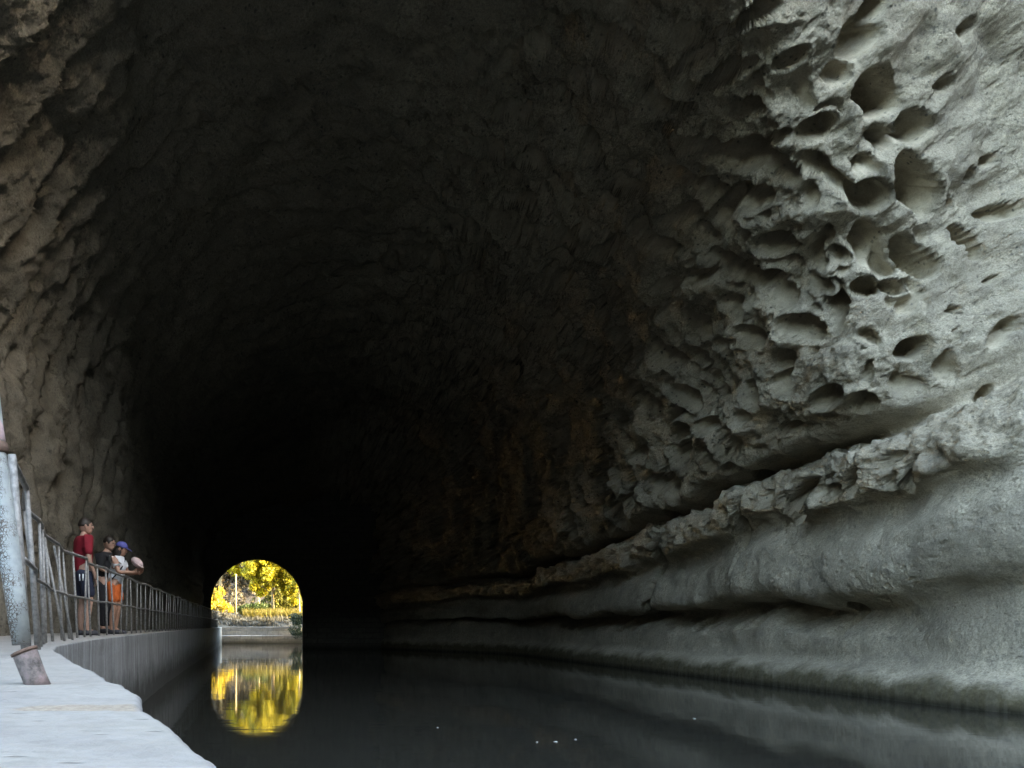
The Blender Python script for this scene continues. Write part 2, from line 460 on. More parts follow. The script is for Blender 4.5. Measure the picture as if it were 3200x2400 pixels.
L_DARK = leaf_material('dark_green_leaves', (0.012, 0.026, 0.014), (0.035, 0.062, 0.03), 0.15)
L_AMBER = leaf_material('amber_leaves', (0.22, 0.16, 0.018), (0.55, 0.44, 0.05))
L_OLIVE = leaf_material('olive_leaves', (0.06, 0.065, 0.014), (0.20, 0.19, 0.035))
L_BROWN = leaf_material('brown_leaves', (0.030, 0.026, 0.015), (0.085, 0.07, 0.04), 0.15)
L_GRASS = leaf_material('dry_grass', (0.075, 0.07, 0.018), (0.20, 0.165, 0.032))
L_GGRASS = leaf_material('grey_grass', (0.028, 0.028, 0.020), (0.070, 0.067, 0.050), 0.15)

# ------------------------------------------------------------------ camera
FPX, VX, HY = 1600.0, 590.0, 1350.0        # in a 2212 x 1659 picture
cam_d = bpy.data.cameras.new('camera'); cam = bpy.data.objects.new('camera', cam_d); COL.objects.link(cam)
HC = 1.35
cam.location = (0, 0, HC); cam.rotation_euler = (rad(90), 0, 0)
cam_d.sensor_width = 36.0; cam_d.lens = FPX / 2212 * 36
cam_d.shift_x = (1106 - VX) / 2212; cam_d.shift_y = (HY - 829.5) / 2212
cam_d.clip_start = 0.05; cam_d.clip_end = 800
SC.camera = cam

# ------------------------------------------------------------------ the rock cavern
def hermite(ctrl, counts):
    """ctrl [nu, nc, 2] -> [nu, nv, 2]; counts samples per segment; non-uniform Catmull-Rom."""
    d = np.diff(ctrl, axis=1); L = np.linalg.norm(d, axis=-1, keepdims=True) + 1e-4
    s = d / L
    m = np.empty_like(ctrl)
    m[:, 1:-1] = (s[:, :-1] * L[:, 1:] + s[:, 1:] * L[:, :-1]) / (L[:, :-1] + L[:, 1:])
    m[:, 0] = s[:, 0]; m[:, -1] = s[:, -1]
    out = []; seg = []
    for k, n in enumerate(counts):
        t = np.linspace(0, 1, n, endpoint=(k == len(counts) - 1))[None, :, None]
        a, b = ctrl[:, k][:, None], ctrl[:, k + 1][:, None]
        ma, mb = m[:, k][:, None] * L[:, k][:, None], m[:, k + 1][:, None] * L[:, k][:, None]
        h = (2 * t**3 - 3 * t**2 + 1) * a + (t**3 - 2 * t**2 + t) * ma + (-2 * t**3 + 3 * t**2) * b + (t**3 - t**2) * mb
        out.append(h); seg.append(k + t[0, :, 0])
    return np.concatenate(out, 1), np.concatenate(seg)

HOLES = [  # image x, y, half width, half height (2212-wide picture), depth factor
    (1849, 84, 40, 45, 1.0), (1808, 159, 22, 30, 1.0), (1914, 197, 45, 58, 1.2), (1986, 272, 36, 40, 0.8), (1924, 291, 20, 36, 1.0),
    (1980, 405, 44, 78, 0.9), (1811, 397, 20, 45, 0.9), (1764, 281, 40, 30, 0.9), (1758, 359, 25, 42, 0.9), (1880, 425, 40, 42, 1.0),
    (2152, 344, 22, 14, 0.8), (2108, 378, 14, 18, 1.2), (2099, 516, 22, 46, 0.9), (1739, 703, 38, 34, 1.2),
    (1868, 624, 30, 26, 1.3), (1927, 621, 22, 24, 1.1), (1980, 559, 30, 52, 1.0), (2063, 668, 11, 15, 1.5), (1971, 753, 42, 26, 1.3),
    (1880, 728, 22, 25, 0.9), (1811, 556, 24, 24, 1.0), (1858, 878, 38, 34, 1.0), (1786, 859, 42, 26, 0.9), (1574, 759, 20, 30, 1.0),
    (1722, 1068, 62, 24, 0.9), (1832, 1048, 34, 20, 0.9), (1958, 1036, 36, 13, 0.8), (1600, 1130, 40, 16, 0.7), (1430, 1215, 40, 14, 0.7),
    (1380, 820, 24, 40, 1.1), (1412, 872, 18, 32, 1.1), (1360, 905, 22, 18, 1.0), (1455, 935, 26, 22, 1.0), (1500, 700, 22, 32, 1.1), (1545, 430, 26, 44, 1.1),
    (1490, 330, 28, 44, 1.0), (1420, 300, 22, 40, 1.0), (1600, 250, 32, 28, 1.0), (1530, 180, 28, 26, 0.9), (1700, 130, 26, 24, 0.9), (1590, 62, 40, 18, 0.8),
    (1480, 130, 28, 18, 0.8), (1560, 560, 24, 28, 1.1), (1450, 400, 22, 34, 1.0), (1400, 500, 20, 38, 1.0), (1340, 420, 18, 38, 1.0), (1290, 640, 18, 34, 1.0),
    (1500, 770, 22, 26, 1.1), (1440, 760, 20, 34, 1.1), (1540, 830, 24, 28, 1.1), (1580, 1010, 24, 16, 1.0), (1690, 930, 30, 16, 0.9), (1480, 860, 20, 30, 1.1),
    (1340, 740, 20, 36, 1.0), (1300, 860, 18, 26, 1.0), (1250, 560, 16, 34, 0.9), (1590, 660, 24, 26, 1.1), (1640, 720, 26, 28, 1.1), (1700, 830, 24, 30, 1.0),
    (1530, 920, 22, 20, 1.0), (1390, 980, 22, 16, 0.9), (1310, 960, 18, 18, 0.9), (1360, 620, 18, 34, 1.0), (1440, 520, 22, 30, 1.0), (1590, 150, 24, 22, 0.9),
    (2050, 180, 24, 20, 0.6), (2092, 62, 30, 18, 0.6), (2060, 440, 14, 18, 0.9), (2150, 600, 14, 10, 0.9),
    (1640, 850, 25, 34, 1.0), (1630, 590, 52, 28, 1.0), (1677, 525, 34, 30, 1.0), (1615, 899, 20, 16, 0.9), (2021, 981, 13, 8, 1.2),
    (1624, 422, 34, 34, 0.9), (1683, 369, 26, 46, 0.9), (1599, 344, 44, 40, 0.8), (1677, 297, 25, 16, 0.9), (1640, 30, 32, 30, 0.8),
    (1880, 25, 40, 30, 0.8), (2160, 720, 45, 22, 0.6), (2170, 450, 40, 24, 0.6), (1520, 590, 30, 24, 0.8), (1460, 610, 22, 26, 0.8),
    (1470, 470, 34, 22, 0.7), (1560, 480, 24, 34, 0.8), (1700, 640, 22, 30, 0.8), (1765, 615, 20, 26, 0.8), (1710, 780, 26, 34, 0.8),
]
def rock():
    NU, NF = 640, 150
    counts = [30, 30, 26, 26, 40, 46, 40, 18, 26, 26, 26, 30, 56, 105, 125, 100, 70, 50, 46, 46, 50, 44, 36, 26, 14, 6]
    R = 11.3
    q = np.linspace(0, 1, NU)
    y_nom = 1 / ((1 - q) / 14.6 + q / 44.0)
    zc = np.interp(y_nom, [8, 10, 13, 18, 25, 34, 48], [5.5, 5.35, 5.1, 4.76, 4.02, 3.5, 2.9])
    zr = zc - np.interp(y_nom, [8, 12, 14, 18, 25, 34], [1.5, 1.45, 1.15, 0.95, 0.82, 0.7])
    zl = np.interp(y_nom, [8, 13, 20, 30, 48], [2.3, 2.2, 2.05, 1.8, 1.45])
    rm = 0.7 + 0.4 * np.clip(1.6 * perlin(np.stack([y_nom, 0 * q, 0 * q], -1), 0.55, 4.2) + 0.25, -1, 1)
    U = 0.66 * sstep(14.4, 17.8, y_nom) + 0.06
    B = sstep(13.6, 15.4, y_nom)           # the bulge over the crevice sharpens inwards
    D = np.interp(y_nom, [14.6, 15.4, 34], [0.62, 1.0, 0.9])
    o = np.ones_like(q)
    c = [
        (R - 0.15 * o, -0.7 * o), (R - 0.15 * o, 0.42 * o), (R + 0.10 * o, 0.60 * o), (R + 0.28 * o, 1.22 * o),
        (R + 0.25 + U, 1.72 * o), (R - 0.02 - 0.08 * B, zl), (R - 0.06 * o, (zl + zr) / 2),
        (R + 0.03 + 0.34 * B * rm, zr - 0.16), (R - 0.02 - 0.22 * B * (0.35 + 0.65 * rm), zr + 0.10), (R - 0.12 - 0.20 * B, (zr + zc) / 2 + 0.12),
        (R + 0.18 * D, zc - 0.08), (R + 0.10 + 0.75 * D, zc + 0.14), (R - 0.32 * D, zc + 0.36),
        (R - 0.75 * o, zc + 1.15), (R - 1.0 * o, zc + 2.2), (R - 1.75 * o, 8.6 * o), (R - 3.3 * o, 10.2 * o), (R - 5.4 * o, 11.2 * o),
        (3.4 * o, 11.5 * o), (1.0 * o, 11.1 * o), (-1.3 * o, 10.0 * o), (-2.9 * o, 8.1 * o), (-3.75 * o, 6.0 * o),
        (-4.05 * o, 4.2 * o), (-4.05 * o, 2.6 * o), (-3.9 * o, 1.7 * o), (-3.9 * o, 0.8 * o)]
    ctrl = np.stack([np.stack(p, -1) for p in c], 1)
    sec, seg = hermite(ctrl, counts)
    NV = sec.shape[1]
    y0 = np.interp(seg, [0, 7, 9.5, 14, 16, 18, 20, 22, 26], [13.0, 13.0, 14.2, 14.6, 12.8, 8.8, 4.6, 3.0, 2.6])
    Y = 1 / ((1 - q)[:, None] / y0[None] + q[:, None] / 44.0)
    P = np.stack([sec[..., 0], Y, sec[..., 1]], -1)
    wq = 0.62 * sstep(33, 44.1, Y) * sstep(-3.0, 1.0, P[..., 0])
    P[..., 0] += wq * (2.2 - P[..., 0]) ; P[..., 2] += 0.58 * sstep(35, 44.1, Y) * sstep(1.5, 5, P[..., 2]) * (5.6 - P[..., 2]) * (P[..., 2] > 5.6)
    # the mouth: the section opens outward into the cliff face
    k = np.linspace(1, 0, NF + 1)[:-1]
    s0 = P[0]
    C = np.array([3.6, 1.5])
    fl = []
    for kk in k:
        sc = 1 + (1.8 - 1.25 * sstep(17, 19.5, seg)) * kk ** 2.4
        yy = s0[:, 1] - (2.2 + 2.0 * (1 - sstep(7, 11, seg))) * (1 - math.exp(-3.0 * kk))
        fl.append(np.stack([C[0] + (s0[:, 0] - C[0]) * sc, yy, C[1] + (s0[:, 2] - C[1]) * sc], -1))
    P = np.concatenate([np.stack(fl), P], 0).astype(np.float64)
    S = np.broadcast_to(seg, P.shape[:2])
    # strata wander so that no band runs ruler-straight
    wob = fbm(np.stack([P[..., 0] * 0.15, P[..., 1], P[..., 2] * 0.3], -1), 0.33, 3, 3.1)
    zone_r = (1 - sstep(15, 17, S))
    P[..., 2] += 0.22 * wob * zone_r * sstep(0.6, 1.6, P[..., 2])
    du = np.gradient(P, axis=0); dv = np.gradient(P, axis=1)
    n = np.cross(du, dv); n /= np.linalg.norm(n, axis=-1, keepdims=True) + 1e-9
    ctr = np.stack([np.full(P.shape[:2], 3.6), P[..., 1], np.full(P.shape[:2], 4.0)], -1)
    sgn = np.sign(np.sum(n * (ctr - P), -1, keepdims=True)).mean()
    n = n * (1 if sgn > 0 else -1)                       # towards the air
    # smooth the normals across bands, else crevices explode
    for _ in range(14):
        n[:, 1:-1] = (n[:, :-2] + n[:, 2:] + n[:, 1:-1]) / 3
    n /= np.linalg.norm(n, axis=-1, keepdims=True) + 1e-9
    arc = np.concatenate([np.zeros((P.shape[0], 1)), np.cumsum(np.linalg.norm(np.diff(P, axis=1), axis=-1), 1)], 1)
    arc0 = arc[NF + 60][None].repeat(P.shape[0], 0)
    A = P[..., 1].copy()
    dl = np.linalg.norm(np.diff(P[:NF + 1], axis=0), axis=-1)
    A[:NF] = A[NF][None] - np.cumsum(dl[::-1], 0)[::-1]
    # zones
    up = sstep(11.6, 12.6, S)                       # honeycombed vault above the crevice
    roll = sstep(7.4, 8.2, S) * (1 - sstep(10.0, 11.0, S))
    smooth_face = sstep(4.4, 5.0, S) * (1 - sstep(6.6, 7.6, S))
    left = sstep(19, 21, S)
    ceil_ = sstep(15.5, 17, S) * (1 - sstep(20, 22, S))
    # lumps
    big = fbm(P, 0.32, 3, 1.7)
    med = fbm(P, 1.1, 3, 9.2)
    small = fbm(P, 3.6, 4, 4.4)
    ridg = 1 - np.abs(fbm(P, 1.9, 4, 22.0))
    soft = np.clip(sstep(16.8, 18.6, S), 0, 1)
    disp = big * (0.42 * up * (1 - 0.62 * soft) + 0.10) + med * (0.17 * up * (1 - 0.80 * soft) + 0.17 * roll + 0.05) + small * (0.055 * up * (1 - 0.65 * soft) + 0.085 * roll + 0.010) + fbm(P, 11.0, 2, 6.6) * (0.012 * up * (1 - 0.5 * soft) + 0.024 * roll + 0.004)
    disp += (ridg - 0.6) * (0.06 * up + 0.12 * roll) * (1 - 0.9 * soft)
    # scales that lie around the arch, edges facing out
    sc_a = A * 0.8 + arc0 * 0.12 + (0.55 - 0.35 * soft) * med + 0.5 * perlin(P, 0.5, 50.0)
    saw = (sc_a * 1.25) % 1.0
    saw2 = (sc_a * 2.9 + 0.6 * small) % 1.0
    disp += (0.20 * (saw ** 1.4 - 0.5) + (0.08 - 0.05 * soft) * (saw2 ** 1.4 - 0.5)) * up * np.clip(0.06 + 0.94 * sstep(15.0, 17.5, S) + 0.35 * sstep(17, 22, A), 0, 1) * sstep(9.5, 13, A + 8 * sstep(15.5, 17, S))
    # hollows
    wb = 0.15 * perlin(P, 2.4, 31.0) + 0.07 * perlin(P, 6.0, 77.0) + 0.045 * perlin(P, 15.0, 7.0)
    Aw = A + 0.22 * (arc0 - 7.0) + 0.16 * perlin(P, 1.6, 61.0); Bw = arc0 + 0.18 * perlin(P, 1.6, 87.0)
    dens = np.clip(up * sstep(11.0, 13.2, A + 2.5 * left) , 0, 1)
    p1 = cells(Aw, Bw, 0.78, 0.25, 0.47, 0.85, 1, wb, 1.15)
    p2 = cells(Aw + 3.3, Bw + 1.7, 0.38, 0.22, 0.46, 0.45, 2, wb)
    p3 = np.maximum(cells(Aw, Bw, 0.24, 0.14, 0.40, 0.30, 3, wb), 0.6 * cells(A + 5, arc0, 0.11, 0.15, 0.42, 0.35, 9, wb))
    far_ = 1 - 0.85 * soft
    p4 = cells(Aw + 9.1, Bw, 1.25, 0.25, 0.47, 0.8, 12, wb, 1.2) * sstep(16.0, 19.0, A) * (1 - soft)
    pit = np.maximum(np.maximum(p1 * 0.95, p2 * 0.42), p4 * 1.2) * dens * far_ * (1 + 0.5 * sstep(16.5, 20, A) * (1 - soft))
    disp_s = -0.075 * p3 * (up * 0.8 * (1 - 0.7 * soft) + roll + 0.12) * sstep(-0.25, 0.2, perlin(P, 0.8, 3.3)) 
    gouge = cells(A * 1.0 + 0.5 * arc0, arc0, 0.17, 0.12, 0.42, 0.5, 15, wb, 0.6) * sstep(4.2, 5.0, S) * (1 - sstep(7.0, 7.8, S)) * sstep(0.05, 0.5, perlin(P, 0.7, 13.0) + 0.25)
    disp_s = disp_s - 0.045 * gouge
    # crumbly roll with caves under its lower edge
    pr = cells(Aw * 1.0, Bw, 0.7, 0.18, 0.42, 0.65, 5, wb, 0.8) * sstep(6.9, 7.6, S) * (1 - sstep(8.8, 9.6, S)) * sstep(12.0, 14.0, A)
    # scallops inside the lower undercut
    scal = cells(Aw * 1.0, Bw, 0.9, 0.3, 0.5, 0.9, 6, wb * 0.5, 1.6) * sstep(2.8, 3.4, S) * (1 - sstep(4.3, 4.8, S)) * sstep(13.0, 14.2, A)
    pit = np.maximum(pit, 0.45 * pr); 
    # the individually placed hollows
    w = P
    sx = FPX / w[..., 1]
    IX = VX + sx * w[..., 0]; IY = HY - sx * (w[..., 2] - HC)
    own = np.zeros(P.shape[:2]); clear = np.zeros(P.shape[:2])
    for hx, hy, hw, hh, hd in HOLES:
        iu, iv = np.unravel_index(np.argmin((IX - hx) ** 2 + (IY - hy) ** 2 + (S > 18) * 1e6), IX.shape)
        cpt = P[iu, iv]; s = FPX / cpt[1]
        iu = min(max(iu, 1), P.shape[0] - 2); tu = P[iu + 1, iv] - P[iu - 1, iv]; lu = np.linalg.norm(tu); ra = min(0.85 * hw * lu / max(abs(IX[iu + 1, iv] - IX[iu - 1, iv]), 1e-3), 2.2 * hw / s); tu = tu / lu; rb = hh / s
        tv = dv[iu, iv] / np.linalg.norm(dv[iu, iv])
        u0, u1, v0, v1 = max(0, iu - 190), iu + 190, max(0, iv - 130), iv + 130
        sub = P[u0:u1, v0:v1]
        da = np.sum((sub - cpt) * tu, -1) / ra; db = np.sum((sub - cpt) * tv, -1) / rb
        t = np.sqrt(da ** 2 + db ** 2) + 0.8 * wb[u0:u1, v0:v1]
        dep = min(hd * (0.8 * min(ra, rb) + 0.5 * max(ra, rb)) * 1.9, 1.25)
        f = (1 - sstep(0.78, 1.03, t)) * (1 - 0.15 * np.clip(t, 0, 1) ** 2) * dep
        own[u0:u1, v0:v1] = np.maximum(own[u0:u1, v0:v1], f)
        clear[u0:u1, v0:v1] = np.maximum(clear[u0:u1, v0:v1], 1 - sstep(1.05, 1.7, t))
    pit = np.maximum(pit * (1 - clear), own)
    fl_fade = np.ones(P.shape[0]); fl_fade[:NF] = np.linspace(0.4, 1, NF)
    disp = disp * fl_fade[:, None]
    rim = sstep(0.0, 0.05, pit) * 0
    axis = -n.copy(); axis[..., 2] += 0.30 * (1 - ceil_); axis[..., 1] -= 0.42 * (1 - soft) * np.concatenate([np.linspace(0, .25, NF), np.linspace(0.25, 1, 130), np.ones(NU - 130)])[:, None]
    axis /= np.linalg.norm(axis, axis=-1, keepdims=True)
    Q = P + n * (disp + disp_s)[..., None] + axis * pit[..., None] - n * (0.42 * scal)[..., None]
    # keep the plinth by the water tidy
    keep = sstep(1.9, 2.6, S)[..., None]
    pl = P.copy(); pl[..., 0] += 0.05 * perlin(P, 0.5, 2.0) + 0.003 * fbm(P, 5.0, 2, 8.0); pl[..., 2] += 0.03 * perlin(P, 1.3, 6.0)
    Q = pl * (1 - keep) + Q * keep
    crust = np.clip(up + roll, 0.15, 1)
    shade_tint = np.clip(sstep(16.4, 19.2, S + 0.9 * big) * (1 - 0.25 * ceil_), 0, 1)
    pa = np.clip(pit / 0.3, 0, 1) + 0.35 * scal
    o = grid_mesh('cavern_rock', Q, M_ROCK, attrs={'pit': pa, 'crust': crust, 'shade_tint': shade_tint})
    tag(o, 'grey limestone cavern walls and roof, honeycombed with hollows, over the canal', 'rock', kind='structure')
rock()

# masonry vault that carries the canal on to the far opening
def vault():
    xl, xr, top, r = -3.86, 1.82, 5.40, 2.84
    cx = (xl + xr) / 2; zs = top - r
    a = np.linspace(0, math.pi, 60)
    lz = np.linspace(-0.6, zs, 11)[:-1]
    X = np.concatenate([np.full(10, xr), cx + r * np.cos(a), np.full(10, xl)])
    Z = np.concatenate([lz, zs + r * np.sin(a), lz[::-1]])
    ys = np.linspace(42.6, 49.0, 24)
    P = np.stack([np.stack([X, np.full_like(X, y), Z], -1) for y in ys])
    P[..., 0] += 0.03 * perlin(P, 1.7, 3); P[..., 2] += 0.03 * perlin(P, 1.5, 9)
    fl = 0.925 + 0.15 * (P[..., 1] - 42.6) / 6.4
    P[..., 0] *= fl; P[..., 2] = 1.35 + (P[..., 2] - 1.35) * fl
    C = np.array([-0.5, 0, 2.0])
    pre = [C + (P[0] - C) * np.array([k, 1, k]) - np.array([0, o, 0]) for k, o in ((7.0, 0.9), (4.0, 0.7), (2.2, 0.45), (1.6, 0.3), (1.25, 0.12), (1.06, 0.02))]
    post = [C + (P[-1] - C) * np.array([k, 1, k]) + np.array([0, 0.02, 0]) for k in (1.02, 1.15, 1.8, 3.5, 7.0)]
    pre = np.stack(pre); pre[..., 1] += 0.25 * fbm(pre, 0.5, 3, 5)
    P = np.concatenate([pre, P, np.stack(post)])
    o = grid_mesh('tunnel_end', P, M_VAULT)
    tag(o, 'dark end of the tunnel round the bright far arch', 'tunnel end', kind='structure')
vault()

# ------------------------------------------------------------------ towpath ledge
EDGE = np.array([(-6, 0.5), (-3, 0.30), (-1, 0.16), (0.2, 0.045), (0.777, -0.051), (0.983, -0.114), (1.194, -0.184), (1.283, -0.216), (1.61, -0.293), (1.89, -0.38),
                 (2.0, -0.44), (2.42, -0.577), (2.93, -0.775), (4.44, -1.31), (5.4, -1.58), (7.5, -1.88), (9.6, -2.05), (12.3, -2.22), (16, -2.42), (24, -2.70), (34, -2.95), (49, -3.45), (50.5, -3.5)])
LZ = 1.20
def edge_x(y): return np.interp(y, EDGE[:, 0], EDGE[:, 1])
def towpath():
    ys = np.concatenate([np.linspace(-6, 0.5, 40)[:-1], 1 / np.linspace(1 / 0.5, 1 / 50.4, 620)])
    ex = edge_x(ys)
    for _ in range(3): ex[1:-1] = (ex[:-2] + 2 * ex[1:-1] + ex[2:]) / 4
    yy = np.stack([ys, 0 * ys, 0 * ys], -1)
    nr = sstep(0.2, 0.7, ys)
    ex = ex + nr * (0.010 * perlin(yy, 4.0, 3) + 0.006 * perlin(yy, 14.0, 5) + 0.0025 * perlin(yy, 45.0, 7))
    fw = np.linspace(-0.7, LZ - 0.02, 40)
    r = 0.018
    ang = np.linspace(0, math.pi / 2, 9)[1:]
    tw = np.concatenate([np.linspace(0.02, 0.6, 130), np.linspace(0.6, 1.6, 70)[1:], np.linspace(1.6, 7.0, 40)[1:]])
    zs = np.concatenate([fw, LZ - r + r * np.sin(ang), np.full(len(tw), LZ)])
    xs = np.concatenate([np.zeros(len(fw)), -(r - r * np.cos(ang)), -tw])
    face = np.concatenate([np.ones(len(fw)), np.linspace(0.9, 0.0, len(ang)), np.zeros(len(tw))])
    P = np.zeros((len(ys), len(zs), 3))
    P[..., 0] = ex[:, None] + xs[None]; P[..., 1] = ys[:, None]; P[..., 2] = zs[None]
    Fm = np.broadcast_to(face, P.shape[:2]).copy()
    P[..., 0] += Fm * (0.02 * perlin(P, 1.2, 3) + 0.006 * perlin(P, 7, 8)) * sstep(1.19, 1.0, P[..., 2])
    # slab joint: the near slab stands a finger higher, the joint runs slightly askew
    ysm = 1.285 + (ex[:, None] * 0 - 0.216 - P[..., 0]) * 0.06 + 0.006 * perlin(P, 6, 2)
    top = 1 - Fm
    st = sstep(-0.012, 0.012, P[..., 1] - ysm)
    P[..., 2] -= 0.0035 * st * top
    ysm2 = 1.83 + (-0.38 - P[..., 0]) * 0.10 + 0.015 * perlin(P, 4, 12)
    P[..., 2] -= 0.004 * np.exp(-((P[..., 1] - ysm2) / 0.018) ** 2) * top
    P[..., 2] += top * (0.004 * perlin(P, 1.6, 8) + 0.0012 * perlin(P, 9, 4) + 0.0009 * perlin(P, 40, 14))
    dsm = P[..., 1] - ysm + 0.02 * perlin(P, 14, 3)
    seam = sstep(-0.003, 0.003, P[..., 1] - ysm) * sstep(0.150, 0.125, dsm + 0.28 * np.clip(-0.27 - P[..., 0], 0, 1)) * sstep(-0.47, -0.43, P[..., 0] + 0.03 * perlin(P, 12, 3)) * top * 0.85
    # bits of grit standing on the edge
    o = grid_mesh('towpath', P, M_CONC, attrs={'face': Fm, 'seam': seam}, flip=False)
    tag(o, 'pale concrete towpath ledge along the left side of the canal', 'towpath', kind='structure')
towpath()

# ------------------------------------------------------------------ water
def water():
    P = np.zeros((2, 2, 3)); P[0, :, 0] = -60; P[1, :, 0] = 60; P[:, 0, 1] = -60; P[:, 1, 1] = 62
    o = grid_mesh('water', P, M_WATER, smooth=False)
    tag(o, 'still dark canal water reflecting the far arch', 'water', kind='structure')
water()

def bits():
    m = simple('pale_foam_scrap', (0.45, 0.44, 0.40), 0.7, 0.1, 60, 0.2, 0.001)
    lst = [(1200, 1603, 0.018, 'largest pale scrap floating on the dark water at the bottom centre'),
           (1160, 1604, 0.010, 'tiny pale fleck floating left of the largest scrap'),
           (1243, 1598, 0.010, 'tiny pale fleck floating right of the largest scrap'),
           (1500, 1553, 0.014, 'pale fleck floating on the water before the right wall'),
           (945, 1572, 0.010, 'small pale fleck floating right of the reflected arch')]
    for X, Y, r, lab in lst:
        s = (Y - HY) / HC; x = (X - VX) / s; y = FPX / s
        bm = bmesh.new()
        n = 9
        ring = [(math.cos(i * 2 * math.pi / n) * r * random.uniform(0.6, 1.25) * 1.5, math.sin(i * 2 * math.pi / n) * r * random.uniform(0.6, 1.2), 0) for i in range(n)]
        lo = [bm.verts.new((a, b, 0.0)) for a, b, _ in ring]; hi = [bm.verts.new((a * 0.7, b * 0.7, 0.006 + 0.3 * r * random.random())) for a, b, _ in ring]
        for i in range(n): bm.faces.new((lo[i], lo[(i + 1) % n], hi[(i + 1) % n], hi[i]))
        bm.faces.new(hi); bm.faces.new(lo[::-1])
        o = from_bm('floating_scrap', bm, m); o.location = (x, y, 0.001)
        tag(o, lab, 'scrap', 'scraps floating on the canal')
bits()

# ------------------------------------------------------------------ railing
FEN = np.array([(3.2, -1.10), (3.7, -1.23), (4.6, -1.46), (6.5, -1.99), (8.25, -2.26), (9.7, -2.41), (12.3, -2.53), (16, -2.68), (24, -2.92), (34, -3.15), (48.5, -3.62)])
def fence_x(y): return float(np.interp(y, FEN[:, 0], FEN[:, 1]))
def railing():
    root = empty('railing', (fence_x(4.6), 4.6, LZ))
    tag(root, 'grey iron railing of leaning bars along the towpath edge', 'railing')
    def loc(p): return Vector(p) - Vector(root.location)
    ys = [3.7] + [4.6, 5.2, 5.8, 6.35, 6.9, 7.55, 8.2, 8.75, 9.3, 9.8, 10.4]
    y = 10.4
    while y < 48: y += 0.62; ys.append(y)
    def lean(y, k): return (-0.075 + 0.085 * min(max((y - 5) / 9, 0), 1)) + (0.035 * math.sin(k * 2.3) + 0.025 * math.sin(k * 5.1)) * (1 if y < 14 else 0.5)
    tops = []
    for k, y in enumerate(ys):
        x = fence_x(y); dx = lean(y, k); r = 0.015 if y > 5.0 else (0.027 if y < 4 else 0.020)
        h = 1.0 + 0.015 * math.sin(k * 1.7)
        p0 = (x, y, LZ - 0.03); p1 = (x + dx * 0.5, y, LZ + h * 0.5); p2 = (x + dx, y, LZ + h)
        bm = bmesh.new()
        tube(bm, [loc(p0), loc(p1), loc(p2)], [r, r * 0.98, r * 0.8], 8 if y < 15 else 6)
        from_bm('baluster', bm, M_RAIL, root)
        tops.append((p1, p2))
    # a second bar beside a few of the near ones, as repaired
    for k in (5, 6):
        y = ys[k] + 0.12; x = fence_x(y)
        bm = bmesh.new(); tube(bm, [loc((x + 0.10, y, LZ - 0.03)), loc((x - 0.10, y, LZ + 0.97))], 0.013, 8); from_bm('baluster', bm, M_RAIL, root)
    for nm, i, r in (('top_rail', 1, 0.019), ('mid_rail', 0, 0.014)):
        bm = bmesh.new()
        pts = []
        for k, t in enumerate(tops):
            a = Vector(t[i]); a.z += 0.006 * math.sin(k * 2.1) - (0.02 if i else 0.02)
            if i == 0: a.x += 0.022
            pts.append(loc(a))
        f = []
        for k in range(len(pts) - 1):
            for t in (0, .5): f.append(pts[k].lerp(pts[k + 1], t))
        f.append(pts[-1])
        tube(bm, f, r, 8)
        from_bm(nm, bm, M_RAIL, root)
railing()

def post():
    Yp = 1.92
    def at(X, Y, y=Yp): s = FPX / y; return Vector(((X - VX) / s, y, HC + (HY - Y) / s))
    b0 = at(86, 1480); b0.z = LZ - 0.02
    root = empty('leaning_post', (b0.x, b0.y, LZ))
    tag(root, 'leaning iron pipe post with cracked pale blue paint and pink stub foot', 'post')
    L = lambda p: Vector(p) - Vector(root.location)
    t0 = at(52, 1406)
    bm = bmesh.new()
    tube(bm, [L(b0), L(b0.lerp(t0, 0.35)), L(b0.lerp(t0, 0.9)), L(t0)], [0.0325, 0.0315, 0.0325, 0.0305], 24)
    for v in bm.verts: v.co += Vector((mnoise.noise(v.co * 40), mnoise.noise(v.co * 40 + Vector((5, 5, 5))), 0)) * 0.0025
    from_bm('stub', bm, M_STUB, root)
    bm = bmesh.new()
    dd = (t0 - b0).normalized()
    tube(bm, [L(t0 - dd * 0.006), L(t0 - dd * 0.005), L(t0 + dd * 0.002), L(t0 + dd * 0.004)], [0.031, 0.0350, 0.0355, 0.029], 24)
    from_bm('rim', bm, M_RUST, root)
    p0 = at(47, 1391, 1.935); p1 = at(14, 1150, 1.95); p2 = at(-12, 965, 1.96); p3 = at(-26, 826, 1.97); p4 = at(-60, 480, 1.99)
    bm = bmesh.new()
    tube(bm, [L(p0), L(p0.lerp(p1, .5)), L(p1), L(p2), L(p3), L(p4)], [0.0245, 0.0275, 0.0285, 0.028, 0.0265, 0.0255], 28)
    from_bm('pipe', bm, M_PAINT, root)
    bm = bmesh.new()
    d = (p2 - p1).normalized()
    tube(bm, [L(p2 - d * 0.022), L(p2 - d * 0.017), L(p2 + d * 0.005), L(p2 + d * 0.01)], [0.030, 0.0345, 0.0345, 0.030], 28)
    from_bm('clamp', bm, M_RUST, root)
    bm = bmesh.new()
    tube(bm, [L(p2 + d * 0.012), L(p2 + d * 0.014), L(p2 + d * 0.08), L(p2 + d * 0.083)], [0.0285, 0.0305, 0.029, 0.027], 28)
    from_bm('primer_band', bm, M_PINK, root)
post()

